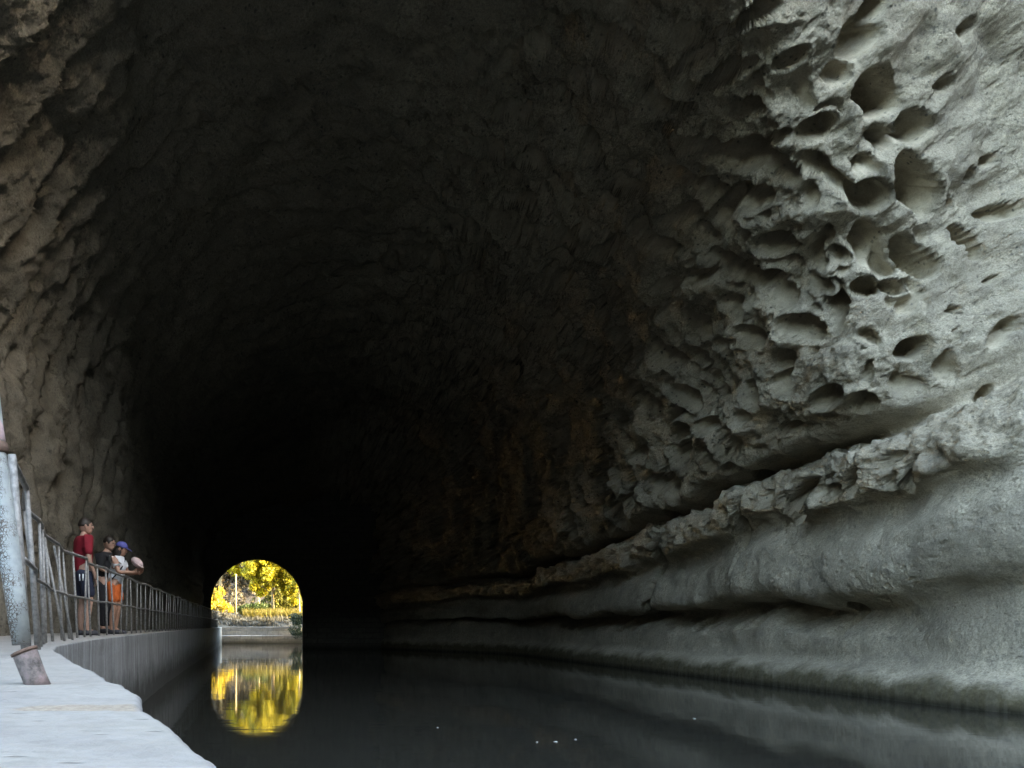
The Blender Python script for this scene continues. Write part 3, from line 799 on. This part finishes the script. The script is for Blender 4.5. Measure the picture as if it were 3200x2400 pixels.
# ------------------------------------------------------------------ people
def skin_mesh(nodes, edges, sub=2):
    """nodes: list of (co, radius); returns a baked bmesh of the skinned skeleton."""
    me = bpy.data.meshes.new('skeleton')
    me.from_pydata([tuple(c) for c, r in nodes], edges, [])
    ob = bpy.data.objects.new('skeleton', me); COL.objects.link(ob)
    md = ob.modifiers.new('Skin', 'SKIN'); md.use_smooth_shade = True
    for i, (c, r) in enumerate(nodes):
        sv = me.skin_vertices[0].data[i]
        sv.radius = (r, r) if isinstance(r, (int, float)) else r
        sv.use_root = (i == 0)
    ms = ob.modifiers.new('Subdivision', 'SUBSURF'); ms.levels = sub; ms.render_levels = sub
    bpy.context.view_layer.update()
    dg = bpy.context.evaluated_depsgraph_get()
    m2 = bpy.data.meshes.new_from_object(ob.evaluated_get(dg))
    bm = bmesh.new(); bm.from_mesh(m2)
    bpy.data.objects.remove(ob); bpy.data.meshes.remove(me); bpy.data.meshes.remove(m2)
    return bm

def person(label, loc, fwd, J, skin, shirt, pants, hair, sleeve=0.75, pant_len=0.85, cap=None, head_dir=None, long_hair=False, shoe=True):
    root = empty('person', loc)
    tag(root, label, 'person')
    Fv = Vector((fwd[0], fwd[1], 0)).normalized(); Rv = Vector((Fv.y, -Fv.x, 0))
    W = lambda p: Rv * p[0] + Fv * p[1] + Vector((0, 0, p[2]))
    j = {k: W(v) for k, v in J.items()}
    nodes, edges, idx = [], [], {}
    def nd(k, co, r, par=None):
        idx[k] = len(nodes); nodes.append((co, r))
        if par is not None: edges.append((idx[par], idx[k]))
    nd('pelvis', j['pelvis'], 0.118)
    nd('spine', j['spine'], 0.108, 'pelvis'); nd('chest', j['chest'], 0.122, 'spine'); nd('nb', j['neck'], 0.068, 'chest')
    nd('hd', j['neck'].lerp(j['head'], 0.6), 0.052, 'nb')
    for s in 'lr':
        nd('sh' + s, j['sh_' + s], 0.062, 'chest'); nd('ue' + s, j['sh_' + s].lerp(j['el_' + s], .5), 0.047, 'sh' + s); nd('el' + s, j['el_' + s], 0.040, 'ue' + s)
        nd('wr' + s, j['wr_' + s], 0.026, 'el' + s); nd('ha' + s, j['wr_' + s].lerp(j['ha_' + s], .7), (0.036, 0.022), 'wr' + s)
        nd('hi' + s, j['hip_' + s], 0.092, 'pelvis'); nd('th' + s, j['hip_' + s].lerp(j['kn_' + s], .5), 0.078, 'hi' + s); nd('kn' + s, j['kn_' + s], 0.055, 'th' + s)
        nd('ca' + s, j['kn_' + s].lerp(j['an_' + s], .35) - Fv * 0.015, 0.056, 'kn' + s); nd('an' + s, j['an_' + s], 0.036, 'ca' + s); nd('to' + s, j['toe_' + s], (0.040, 0.028), 'an' + s)
    bm = skin_mesh(nodes, edges)
    # head with face, on the neck
    hd = Vector((*(head_dir or fwd), 0)) if len(head_dir or fwd) == 2 else Vector(head_dir)
    hf = hd.normalized(); hr = hf.cross(Vector((0, 0, 1))).normalized(); hu = hr.cross(hf).normalized()
    RM = Matrix((hr, hf, hu)).transposed()
    hc = j['head']
    ell(bm, hc, (0.076, 0.096, 0.112), RM, 3)
    ell(bm, hc + RM @ Vector((0, 0.030, -0.062)), (0.056, 0.066, 0.062), RM, 2)          # jaw
    ell(bm, hc + RM @ Vector((0, 0.102, -0.014)), (0.013, 0.019, 0.026), RM, 2)          # nose
    for sx in (-1, 1):
        ell(bm, hc + RM @ Vector((sx * 0.078, -0.004, -0.012)), (0.011, 0.022, 0.033), RM, 2)   # ears
        ell(bm, hc + RM @ Vector((sx * 0.03, 0.086, 0.028)), (0.024, 0.014, 0.009), RM, 2)      # brow
    ell(bm, hc + RM @ Vector((0, 0.090, -0.058)), (0.026, 0.012, 0.010), RM, 2)          # lips
    # hands: five fingers, bent
    for s, side in (('l', -1), ('r', 1)):
        d = (j['ha_' + s] - j['wr_' + s]).normalized()
        acr = d.cross(j.get('palm_' + s, Fv)).normalized()
        if acr.length < 0.3: acr = Fv
        dn = d.cross(acr).normalized()
        base = j['wr_' + s].lerp(j['ha_' + s], .75)
        for k, (o, ln) in enumerate(((-0.028, .066), (-0.010, .076), (0.009, .072), (0.027, .056))):
            a = base + acr * o + d * 0.02
            tube(bm, [a - d * 0.02, a + d * ln * .45, a + d * ln * .78 + dn * ln * .2, a + d * ln * .95 + dn * ln * .48], [0.0095, 0.0088, 0.008, 0.0055], 8)
        a = j['wr_' + s].lerp(j['ha_' + s], .35) - acr * 0.02
        tube(bm, [a, a - acr * 0.028 + d * 0.022, a - acr * 0.030 + d * 0.055 + dn * 0.012], [0.011, 0.010, 0.007], 8)
    from_bm('body', bm, skin, root)
    # eyes
    bm = bmesh.new()
    bm.free()
    for sx in (-1, 1):
        bm = bmesh.new(); ell(bm, hc + RM @ Vector((sx * 0.031, 0.087, 0.012)), (0.012, 0.008, 0.008), RM, 2)
        from_bm('eye', bm, M_HAIR, root)
    # hair
    bm = bmesh.new()
    ell(bm, hc + RM @ Vector((0, -0.014, 0.022)), (0.086, 0.098, 0.106), RM, 3, 0.10, 30, -0.25)
    if long_hair:
        ell(bm, hc + RM @ Vector((0, -0.055, -0.07)), (0.085, 0.06, 0.16), RM, 3, 0.16, 25)
        ell(bm, hc + RM @ Vector((0.055, -0.01, -0.10)), (0.035, 0.05, 0.15), RM, 3, 0.16, 25)
    from_bm('hair', bm, hair, root)
    # shirt
    n2, e2 = [], []
    n2 += [(j['pelvis'].lerp(j['spine'], -0.35), 0.156), (j['spine'], 0.142), (j['chest'], 0.155), (j['chest'].lerp(j['neck'], .62), 0.125), (j['neck'] - Vector((0, 0, 0.005)), 0.086)]
    e2 += [(0, 1), (1, 2), (2, 3), (3, 4)]
    for s in 'lr':
        b = len(n2)
        n2 += [(j['sh_' + s] + Vector((0, 0, 0.0)), 0.086), (j['sh_' + s].lerp(j['el_' + s], .5), 0.070), (j['sh_' + s].lerp(j['el_' + s], sleeve), 0.072)]
        e2 += [(3, b), (b, b + 1), (b + 1, b + 2)]
    bm = skin_mesh(n2, e2)
    for v in bm.verts: v.co += v.normal * (0.010 * mnoise.noise(v.co * 9) + 0.006 * mnoise.noise(v.co * 22))
    from_bm('shirt', bm, shirt, root)
    n3 = [(j['pelvis'].lerp(j['spine'], 0.5), 0.138), (j['pelvis'] - Vector((0, 0, 0.05)), 0.150)]
    e3 = [(0, 1)]
    for s in 'lr':
        b = len(n3)
        hp, kn = j['hip_' + s] - Vector((0, 0, 0.06)), j['kn_' + s]
        n3 += [(hp, 0.112), (hp.lerp(kn, pant_len * .5), 0.106), (hp.lerp(kn, pant_len), 0.104)]
        e3 += [(1, b), (b, b + 1), (b + 1, b + 2)]
        if pant_len >= 1:
            n3 += [(j['kn_' + s].lerp(j['an_' + s], .5), 0.078), (j['an_' + s] + Vector((0, 0, .03)), 0.062)]
            e3 += [(b + 2, b + 3), (b + 3, b + 4)]
    bm = skin_mesh(n3, e3)
    for v in bm.verts: v.co += v.normal * (0.008 * mnoise.noise(v.co * 10) + 0.004 * mnoise.noise(v.co * 25))
    from_bm('shorts', bm, pants, root)
    for s in 'lr':
        bm = bmesh.new()
        a, t = j['an_' + s], j['toe_' + s]
        tube(bm, [Vector((a.x, a.y, 0.035)) - Fv * 0.055, Vector((a.x, a.y, 0.045)), Vector((t.x, t.y, 0.034)), Vector((t.x, t.y, 0.026)) + Fv * 0.06], [0.034, 0.046, 0.046, 0.026], 12)
        from_bm('shoe', bm, M_SHOE, root)
    if cap:
        bm = bmesh.new()
        ell(bm, hc + RM @ Vector((0, -0.004, 0.040)), (0.094, 0.108, 0.090), RM, 3, 0, 1, -0.1)
        c = from_bm('cap', bm, cap, root)
        bm = bmesh.new()
        ell(bm, hc + RM @ Vector((0, 0.125, 0.034)), (0.072, 0.075, 0.008), RM @ Matrix.Rotation(rad(-12), 3, 'X'), 3)
        from_bm('peak', bm, cap, c)
    return root, j, W

# man in red
MAN = dict(pelvis=(0, 0, .93), spine=(0, .0, 1.08), chest=(0, -.01, 1.30), neck=(0, -.01, 1.46), head=(0.0, .03, 1.62),
           sh_l=(-.185, 0, 1.41), sh_r=(.185, 0, 1.41), el_l=(-.24, -.03, 1.14), el_r=(.235, -.02, 1.13), wr_l=(-.22, .08, .90), wr_r=(.215, .09, .89), ha_l=(-.21, .10, .80), ha_r=(.205, .11, .79),
           hip_l=(-.10, 0, .90), hip_r=(.10, 0, .90), kn_l=(-.12, .03, .50), kn_r=(.11, .05, .50), an_l=(-.13, .0, .08), an_r=(.11, .01, .08), toe_l=(-.15, .13, .035), toe_r=(.12, .14, .035))
r1, j1, W1 = person('tall person in a red shirt and dark shorts standing at the railing', (-2.80, 10.95, LZ - 0.008), (0.82, 0.57), MAN, M_SKIN2, M_RED, M_NAVY, M_HAIR, 0.92, 0.92, head_dir=(0.95, 0.3))
bm = bmesh.new()
for dx in (0.06, 0.115):
    tube(bm, [W1((dx + 0.06, -.135 + 0.5 * dx, .90)), W1((dx + 0.06, -.135 + 0.5 * dx, .80))], 0.010, 8)
from_bm('side_stripe', bm, M_STRIPE, r1)

# dark-clad person between them
MID = dict(pelvis=(0, 0, .86), spine=(0, .01, 1.0), chest=(0, .02, 1.20), neck=(0, .03, 1.34), head=(0, .07, 1.49),
           sh_l=(-.165, .02, 1.29), sh_r=(.165, .02, 1.29), el_l=(-.20, .02, 1.05), el_r=(.20, .02, 1.05), wr_l=(-.14, .20, 1.0), wr_r=(.14, .20, 1.0), ha_l=(-.10, .29, 1.01), ha_r=(.10, .29, 1.01),
           hip_l=(-.09, 0, .83), hip_r=(.09, 0, .83), kn_l=(-.10, .03, .46), kn_r=(.10, .03, .46), an_l=(-.10, 0, .08), an_r=(.10, 0, .08), toe_l=(-.12, .12, .035), toe_r=(.12, .12, .035))
r2, j2, W2 = person('person in black clothes with dark hair between the red shirt and the white shirt', (-3.17, 14.0, LZ - 0.008), (0.93, -0.3), MID, M_SKIN2, M_BLACK, M_BLACK, M_HAIR, 0.98, 1.0, head_dir=(0.93, -0.25, -0.2), long_hair=False)

r2.scale = (1.14, 1.14, 1.14)
# person leaning over the rail
LEAN = dict(pelvis=(0, -.02, .87), spine=(0, .0, 1.0), chest=(0, .04, 1.18), neck=(0, .05, 1.31), head=(0, .09, 1.445),
            sh_l=(-.165, .05, 1.26), sh_r=(.165, .03, 1.26), el_l=(-.21, .15, 1.04), el_r=(.215, .10, 1.035), wr_l=(-.12, .34, 1.04), wr_r=(.14, .33, 1.04), ha_l=(-.09, .41, 1.06), ha_r=(.12, .42, 1.075),
            hip_l=(-.09, -.02, .84), hip_r=(.09, -.02, .84), kn_l=(-.10, .02, .47), kn_r=(.10, .0, .46), an_l=(-.10, -.05, .08), an_r=(.11, -.05, .08), toe_l=(-.12, .08, .035), toe_r=(.12, .08, .035))
r3, j3, W3 = person('person in a white shirt, orange shorts and blue cap leaning over the railing', (-2.66, 12.55, LZ - 0.008), (1.0, -0.08), LEAN, M_SKIN, M_WHITE, M_ORANGE, M_HAIR, 0.62, 0.82, cap=M_BLUE, head_dir=(1.0, -0.1, -0.35), long_hair=True)
# shoulder strap
bm = bmesh.new()
tube(bm, [W3((-.13, .10, 1.36)), W3((-.02, .15, 1.27)), W3((.12, .13, 1.12)), W3((.19, .06, 1.0)), W3((.19, -.02, .92))], 0.013, 8)
from_bm('shoulder_strap', bm, M_BLACK, r3)
# pale cap held in the hand
bm = bmesh.new()
rotm = Matrix.Rotation(rad(38), 3, 'Y')
ell(bm, (0, 0, 0), (0.115, 0.085, 0.072), rotm, 3, 0.04, 12)
h = from_bm('sun_hat', bm, M_HAT)
hp = Vector(r3.location) + j3['ha_r']
h.location = hp + Vector((-0.02, -0.02, 0.125))
tag(h, 'pale pink rounded hat held up in the hand over the railing', 'hat')
bm = bmesh.new()
ell(bm, (0.012, 0, -0.016), (0.122, 0.094, 0.012), rotm @ Matrix.Rotation(rad(8), 3, 'X'), 3)
ob = from_bm('brim', bm, M_HAT, h)

# ------------------------------------------------------------------ beyond the far arch
def leafcloud(name, blobs, n, size, mat, parent=None, seed=1, squash=0.8):
    """blobs: (cx, cy, cz, r); leaf quads scattered in clumps through the blobs' volume."""
    rg = np.random.default_rng(seed)
    w = np.array([b[3] ** 2.2 for b in blobs]); w /= w.sum()
    which = rg.choice(len(blobs), n, p=w)
    B = np.array(blobs)[which]
    d = rg.normal(size=(n, 3)); d /= np.linalg.norm(d, axis=1, keepdims=True)
    rr = rg.random(n) ** (1 / 2.2)
    c = B[:, :3] + d * (B[:, 3] * rr)[:, None] * np.array([1, 1, squash])
    keep = perlin(c, 1.1, seed * 3.7) + 0.25 * perlin(c, 3.0, seed) > -0.12
    c = c[keep]; n = len(c)
    a = rg.normal(size=(n, 3)); a /= np.linalg.norm(a, axis=1, keepdims=True)
    b = np.cross(a, rg.normal(size=(n, 3))); b /= np.linalg.norm(b, axis=1, keepdims=True) + 1e-9
    s = size * (0.6 + 0.8 * rg.random(n))[:, None]
    v = np.stack([c - a * s, c + b * s * 0.5, c + a * s, c - b * s * 0.5], 1).reshape(-1, 3)
    me = bpy.data.meshes.new(name)
    me.vertices.add(len(v)); me.vertices.foreach_set('co', v.astype(F32).ravel())
    me.loops.add(len(v)); me.loops.foreach_set('vertex_index', np.arange(len(v), dtype=np.int32))
    me.polygons.add(n); me.polygons.foreach_set('loop_start', np.arange(0, 4 * n, 4, dtype=np.int32))
    me.update(calc_edges=True)
    return link_mesh(name, me, mat, parent, smooth=False)

def tree(label, base, h, trunk_r, blobs, n, size, mat, seed, lean=0.0, group=None):
    root = empty('tree', base); tag(root, label, 'tree', group)
    rg = random.Random(seed)
    bm = bmesh.new()
    pts = [(lean * t * t * h + 0.06 * math.sin(3 * t + seed), 0.05 * math.sin(2 * t), h * t) for t in (0, .2, .4, .6, .8, 1.0)]
    tube(bm, [(pts[0][0], pts[0][1], -0.4)] + pts, [trunk_r * 1.5, trunk_r * 1.25, trunk_r, trunk_r * .85, trunk_r * .65, trunk_r * .45, trunk_r * .2], 10)
    for b in blobs:
        st = Vector(pts[2]).lerp(Vector(pts[4]), rg.random())
        e = Vector(b[:3])
        mid = st.lerp(e, .5) + Vector((0, 0, 0.15 * (e - st).length))
        tube(bm, [st, mid, e], [trunk_r * .4, trunk_r * .25, trunk_r * .08], 6)
    from_bm('trunk', bm, M_BARK, root)
    leafcloud('crown', blobs, n, size, mat, root, seed)
    return root

def beyond():
    # quay of two stepped courses, the bank above it, the far hillside
    def course(name, x0, x1, y0, y1, z0, z1, lab):
        bm = bmesh.new(); bx(bm, x0, x1, y0, y1, z0, z1)
        bmesh.ops.subdivide_edges(bm, edges=bm.edges[:], cuts=10, use_grid_fill=True)
        for v in bm.verts: v.co += Vector((mnoise.noise(v.co * 2), mnoise.noise(v.co * 2 + Vector((7, 0, 0))), mnoise.noise(v.co * 1.5 + Vector((0, 7, 0))))) * 0.035
        o = from_bm(name, bm, M_QUAY, smooth=False); tag(o, lab, 'quay wall')
    course('quay_wall', -16, 3.4, 54.0, 56.2, -1.0, 0.56, 'lower grey stone quay course standing in the water beyond the arch')
    course('quay_wall', -16, 3.2, 55.3, 57.0, -0.5, 1.20, 'upper grey stone quay course set back above the lower one')
    nx, ny = 90, 70
    X, Yg = np.meshgrid(np.linspace(-30, 30, nx), np.linspace(55.6, 100, ny), indexing='ij')
    Z = np.interp(Yg, [55.6, 56.4, 58.5, 60.5, 70, 84, 100], [0.9, 1.14, 1.75, 2.05, 2.2, 2.6, 3.0]) + sstep(-2.0, -5.0, X) * np.interp(Yg, [55.6, 57, 62], [0, 0.3, 0.5])
    Z = np.where(X > 1.3, Z - 0.5 * sstep(1.3, 2.2, X) * sstep(59, 56, Yg), Z)
    P = np.stack([X, Yg, Z], -1); P[..., 2] += 0.12 * fbm(P, 0.7, 4, 4) * sstep(55.8, 57, Yg) 
    o = grid_mesh('far_bank', P, M_EARTH); tag(o, 'grey earth bank rising behind the stone quay', 'bank', kind='structure')
    leaf = lambda *a, **k: leafcloud(*a, **k)
    # short dry growth on the bank
    def tufts(name, n, x0, x1, y0, y1, hgt, mat, lab, cat, seed, zf=None):
        rg = np.random.default_rng(seed)
        x = rg.uniform(x0, x1, n); y = rg.uniform(y0, y1, n)
        z = np.interp(y, [55.6, 56.4, 58.5, 60.5, 70, 84, 100], [0.9, 1.14, 1.75, 2.05, 2.2, 2.6, 3.0]) + sstep(-2.0, -5.0, x) * np.interp(y, [55.6, 57, 62], [0, 0.3, 0.5]) - 0.05
        k = perlin(np.stack([x, y, 0 * x], -1), 1.5, seed) > -0.15
        x, y, z = x[k], y[k], z[k]; n = len(x)
        h = hgt * (0.4 + rg.random(n) * 0.9); a = rg.uniform(0, math.pi, n); w = 0.035
        lx = rg.normal(0, 0.25, n) * h; ly = rg.normal(0, 0.25, n) * h
        v = np.stack([np.stack([x - w * np.cos(a), y - w * np.sin(a), z], -1), np.stack([x + w * np.cos(a), y + w * np.sin(a), z], -1), np.stack([x + lx, y + ly, z + h], -1)], 1).reshape(-1, 3)
        me = bpy.data.meshes.new(name)
        me.vertices.add(len(v)); me.vertices.foreach_set('co', v.astype(F32).ravel())
        me.loops.add(len(v)); me.loops.foreach_set('vertex_index', np.arange(len(v), dtype=np.int32))
        me.polygons.add(n); me.polygons.foreach_set('loop_start', np.arange(0, 3 * n, 3, dtype=np.int32))
        me.update(calc_edges=True)
        o = link_mesh(name, me, mat, None, False); tag(o, lab, cat, kind='stuff')
    tufts('dry_grass', 5000, -8, 1.2, 56.6, 59.6, 0.28, L_GGRASS, 'short grey dry grass on the shaded bank above the quay', 'grass', 3)
    tufts('golden_grass', 5000, -2.4, 2.6, 59.6, 62.0, 0.65, L_GRASS, 'sunlit golden grass along the top of the bank', 'grass', 4)
    # trees and bushes
    g = 'trees beyond the far arch'
    tree('big golden tree with a pale sunlit trunk in the middle of the far arch', (0.02, 62.0, 2.0), 4.6, 0.135,
         [(-0.3, 0, 3.4, 1.3), (-1.5, .3, 4.0, 1.3), (1.1, .2, 3.2, 1.2), (0.6, .4, 4.6, 1.3), (-0.9, .2, 5.0, 1.2), (1.9, .5, 4.2, 1.1), (-1.6, 0, 2.6, .6), (1.4, .3, 2.3, .8)], 19000, 0.12, L_YGRN, 3, group=g)
    tree('bright yellow tree filling the upper part of the far arch', (-1.3, 64.5, 2.1), 5.4, 0.13,
         [(-.2, 0, 4.2, 1.3), (0.6, -.6, 3.0, 1.0), (-1.2, 0, 5.2, 1.1), (.9, 0, 5.2, 1.3), (0.0, .2, 6.0, 1.4), (.2, -.9, 2.2, .7), (-1.9, .2, 4.2, .9), (2.2, .4, 4.0, 1.3)], 20000, 0.13, L_GOLD, 8, group=g)
    tree('amber tree leaning in from the left over the pole', (-4.8, 66.0, 2.2), 5.6, 0.15,
         [(-.4, 0, 5.4, 1.2), (.9, -.3, 5.3, 1.0), (2.0, -.4, 5.5, .8), (-1.4, .2, 4.6, 1.2)], 9000, 0.11, L_AMBER, 12, 0.05, group=g)
    tree('yellow green tree at the right edge of the far arch', (2.15, 60.5, 1.9), 3.6, 0.07,
         [(.2, 0, 3.2, .9), (-.6, .2, 2.4, .6), (.9, .3, 2.5, .9), (.5, .3, 4.2, .9), (-.5, .3, 1.4, .5)], 6500, 0.10, L_YGRN, 21, group=g)
    tree('pale olive tree far behind the golden trees', (1.6, 74.0, 2.8), 7.0, 0.16,
         [(0, 0, 5.0, 1.8), (-1.7, 0, 4.2, 1.5), (1.6, .4, 4.4, 1.6), (.4, .3, 6.8, 1.8), (-2.8, 0, 6.0, 1.6), (2.6, 0, 2.6, 1.6), (.5, 0, 2.4, 1.5)], 20000, 0.16, L_YGRN, 31, group=g)
    tree('dull brown tree standing behind at the left of the far arch', (-6.5, 76.0, 3.2), 7.5, 0.16,
         [(0, 0, 5.0, 2.0), (1.8, 0, 4.0, 1.5), (1.2, .4, 6.4, 1.8), (-1.6, .3, 6.0, 1.8), (2.6, 0, 6.6, 1.2), (3.4, 0, 3.2, 1.5), (.6, 0, 2.4, 1.6)], 16000, 0.16, L_BROWN, 51, group=g)
    def bush(lab, base, blobs, n, size, mat, seed):
        root = empty('bush', base); tag(root, lab, 'bush', 'bushes beyond the far arch')
        bm = bmesh.new()
        for i, b in enumerate(blobs): tube(bm, [(0.1 * i - .2, 0, -.3), (b[0] * .6, b[1] * .6, b[2] * .5), b[:3]], [.03, .02, .008], 6)
        from_bm('stem', bm, M_BARK, root)
        leafcloud('foliage', blobs, n, size, mat, root, seed)
    bush('golden bush at the left edge of the far arch', (-4.3, 60.2, 2.4), [(-.5, 0, .8, .9), (.3, 0, .4, .6), (-.2, 0, 1.6, .65), (-1.4, 0, 1.2, 1.0), (.75, 0, .2, .4)], 5200, 0.085, L_AMBER, 41)
    bush('dull green bush left of the pale tree trunk', (-1.3, 61.6, 2.0), [(-.8, 0, .55, .75), (.1, 0, .8, .75), (.8, 0, .7, .6), (-1.6, 0, .4, .6), (0.1, .4, 1.3, .6)], 6500, 0.08, L_GREEN, 42)
    bush('dark green bush hanging over the water right of the quay', (1.75, 54.4, 0.1), [(0, 0, 1.0, .7), (.5, .3, 1.5, .8), (-.2, .2, 1.7, .55), (.7, 0, .5, .7), (-.05, -.1, .35, .4)], 8000, 0.06, L_DARK, 43)
    bush('tall olive bush behind the pale trunk in the far arch', (0.6, 66.0, 2.1), [(0, 0, 1.0, 1.1), (-1.2, 0, .6, .8), (1.3, 0, 1.4, 1.2), (.3, .2, 2.2, 1.1), (2.3, .3, 1.0, 1.0), (-.6, .3, 1.8, .8)], 12000, 0.10, L_OLIVE, 44)
    wood = leafcloud('hillside_wood', [(-9 + 4.1 * i + 1.7 * math.sin(7 * i + 3 * k), 84 + 7 * k + 2 * math.sin(5 * i), 3.0 + 2.6 * k + 1.2 * math.sin(3.3 * i + k), 2.6) for i in range(6) for k in range(4)], 26000, 0.24, L_BROWN, None, 61)
    tag(wood, 'brown grey wood covering the shaded hillside far behind the pole', 'woodland', kind='stuff')
    # pole
    root = empty('pole', (-3.06, 61.0, 1.9)); tag(root, 'pale round pole with a small cap standing on the far bank', 'pole')
    bm = bmesh.new(); tube(bm, [(0, 0, -.3), (0.01, 0, 1.8), (0.0, 0, 3.5)], [.06, .055, .05], 14); from_bm('shaft', bm, M_POLE, root)
    bm = bmesh.new(); tube(bm, [(0, 0, 3.5), (0, 0, 3.52), (0, 0, 3.6), (0, 0, 3.64)], [.055, .085, .08, .03], 14); from_bm('cap', bm, M_POLE, root)
    # hillside behind
    X, Yg = np.meshgrid(np.linspace(-70, 60, 80), np.linspace(76, 170, 60), indexing='ij')
    Z = 1.0 + 32 * sstep(78, 130, Yg) + 6 * sstep(-5, -40, X)
    P = np.stack([X, Yg, Z], -1); P[..., 2] += 1.4 * fbm(P, 0.08, 4, 4)
    o = grid_mesh('hills', P, M_HILL); tag(o, 'brown wooded hillside behind the far trees', 'hill', kind='structure')
beyond()

# ------------------------------------------------------------------ the hill over the tunnel and added slopes outside that block light
def terrain():
    def sheet(name, xs, ys, zf, lab, amp=0.8):
        X, Yg = np.meshgrid(xs, ys, indexing='ij')
        P = np.stack([X, Yg, zf(X, Yg)], -1); P[..., 2] += amp * fbm(P, 0.15, 4, 4)
        o = grid_mesh(name, P, M_HILL); tag(o, lab, 'hill', kind='structure')
    sheet('hill', np.linspace(-60, 70, 90), np.linspace(6.6, 49.3, 50), lambda X, Y: np.interp(Y, [6, 30, 49.5], [17, 16, 9]) - 14 * sstep(-25, -55, X) * 0.8, 'dry hill that the tunnel passes under')
    # steep bank added out of view on the right to keep the sun off
    sheet('sun_block_bank', np.concatenate([np.linspace(13.5, 19, 30), np.linspace(20, 70, 30), [70.2]]), np.linspace(-70, 12.3, 90), lambda X, Y: np.interp(X, [13.5, 14.5, 18, 24, 40, 70, 70.2], [-1, 3, 15, 25, 34.0, 35, -3]), 'steep unseen bank added on the right to block the sun', 0.6)
    sheet('rear_sky_block', np.linspace(-46, 40, 90), np.linspace(-75, -20, 50), lambda X, Y: np.interp(Y, [-75, -32, -26, -20], [24, 23, 17, -1.5]) * sstep(-32, -18, X), 'unseen slope added behind the camera to block low sky', 0.8)  # added slope out of view, cuts low sky light deep in the tunnel
    sheet('left_ground', np.linspace(-60, -5.5, 50), np.linspace(-70, 4.5, 60), lambda X, Y: np.interp(X, [-60, -45, -26, -14, -8, -5.5], [18, 14, 6, 3.0, 1.6, 1.1]), 'unseen ground beside the towpath, raised far out to block low sky', 0.1)  # outer rise shaped to hold back low sky light
terrain()

# ------------------------------------------------------------------ light
SUN_EL = rad(20); sdir = Vector((0.90, -0.42, 0)).normalized()      # towards the sun
SUN_ROT = math.atan2(sdir.x, sdir.y)
w = bpy.data.worlds.new('World'); SC.world = w; w.use_nodes = True
nt = w.node_tree; bg = nt.nodes['Background']
sky = nt.nodes.new('ShaderNodeTexSky'); sky.sky_type = 'NISHITA'; sky.sun_disc = False
sky.sun_elevation = SUN_EL; sky.sun_rotation = SUN_ROT
sky.air_density = 1.0; sky.dust_density = 1.2; sky.ozone_density = 0.6
nt.links.new(sky.outputs[0], bg.inputs[0]); bg.inputs[1].default_value = 0.15
ld = bpy.data.lights.new('sun', 'SUN'); lo = bpy.data.objects.new('sun', ld); COL.objects.link(lo)
ld.energy = 2.0; ld.angle = rad(0.5); ld.color = (1.0, 0.91, 0.74)
d = Vector((sdir.x * math.cos(SUN_EL), sdir.y * math.cos(SUN_EL), math.sin(SUN_EL)))
lo.rotation_euler = d.to_track_quat('Z', 'Y').to_euler()
lo.location = d * 60

vs = SC.view_settings
SC.display_settings.display_device = 'sRGB'
vs.view_transform = 'Standard'; vs.look = 'None'; vs.gamma = 1.0; vs.use_curve_mapping = False
vs.exposure = 4.6
vs.use_white_balance = True; vs.white_balance_temperature = 8000; vs.white_balance_tint = 8
SC.render.engine = 'CYCLES'
cy = SC.cycles
cy.use_denoising = True; cy.denoiser = 'OPENIMAGEDENOISE'; cy.denoising_input_passes = 'RGB_ALBEDO_NORMAL'; cy.denoising_prefilter = 'ACCURATE'
cy.max_bounces = 10; cy.diffuse_bounces = 4; cy.glossy_bounces = 4
cy.use_adaptive_sampling = False
cy.sample_clamp_indirect = 4.0
cy.caustics_reflective = False; cy.caustics_refractive = False
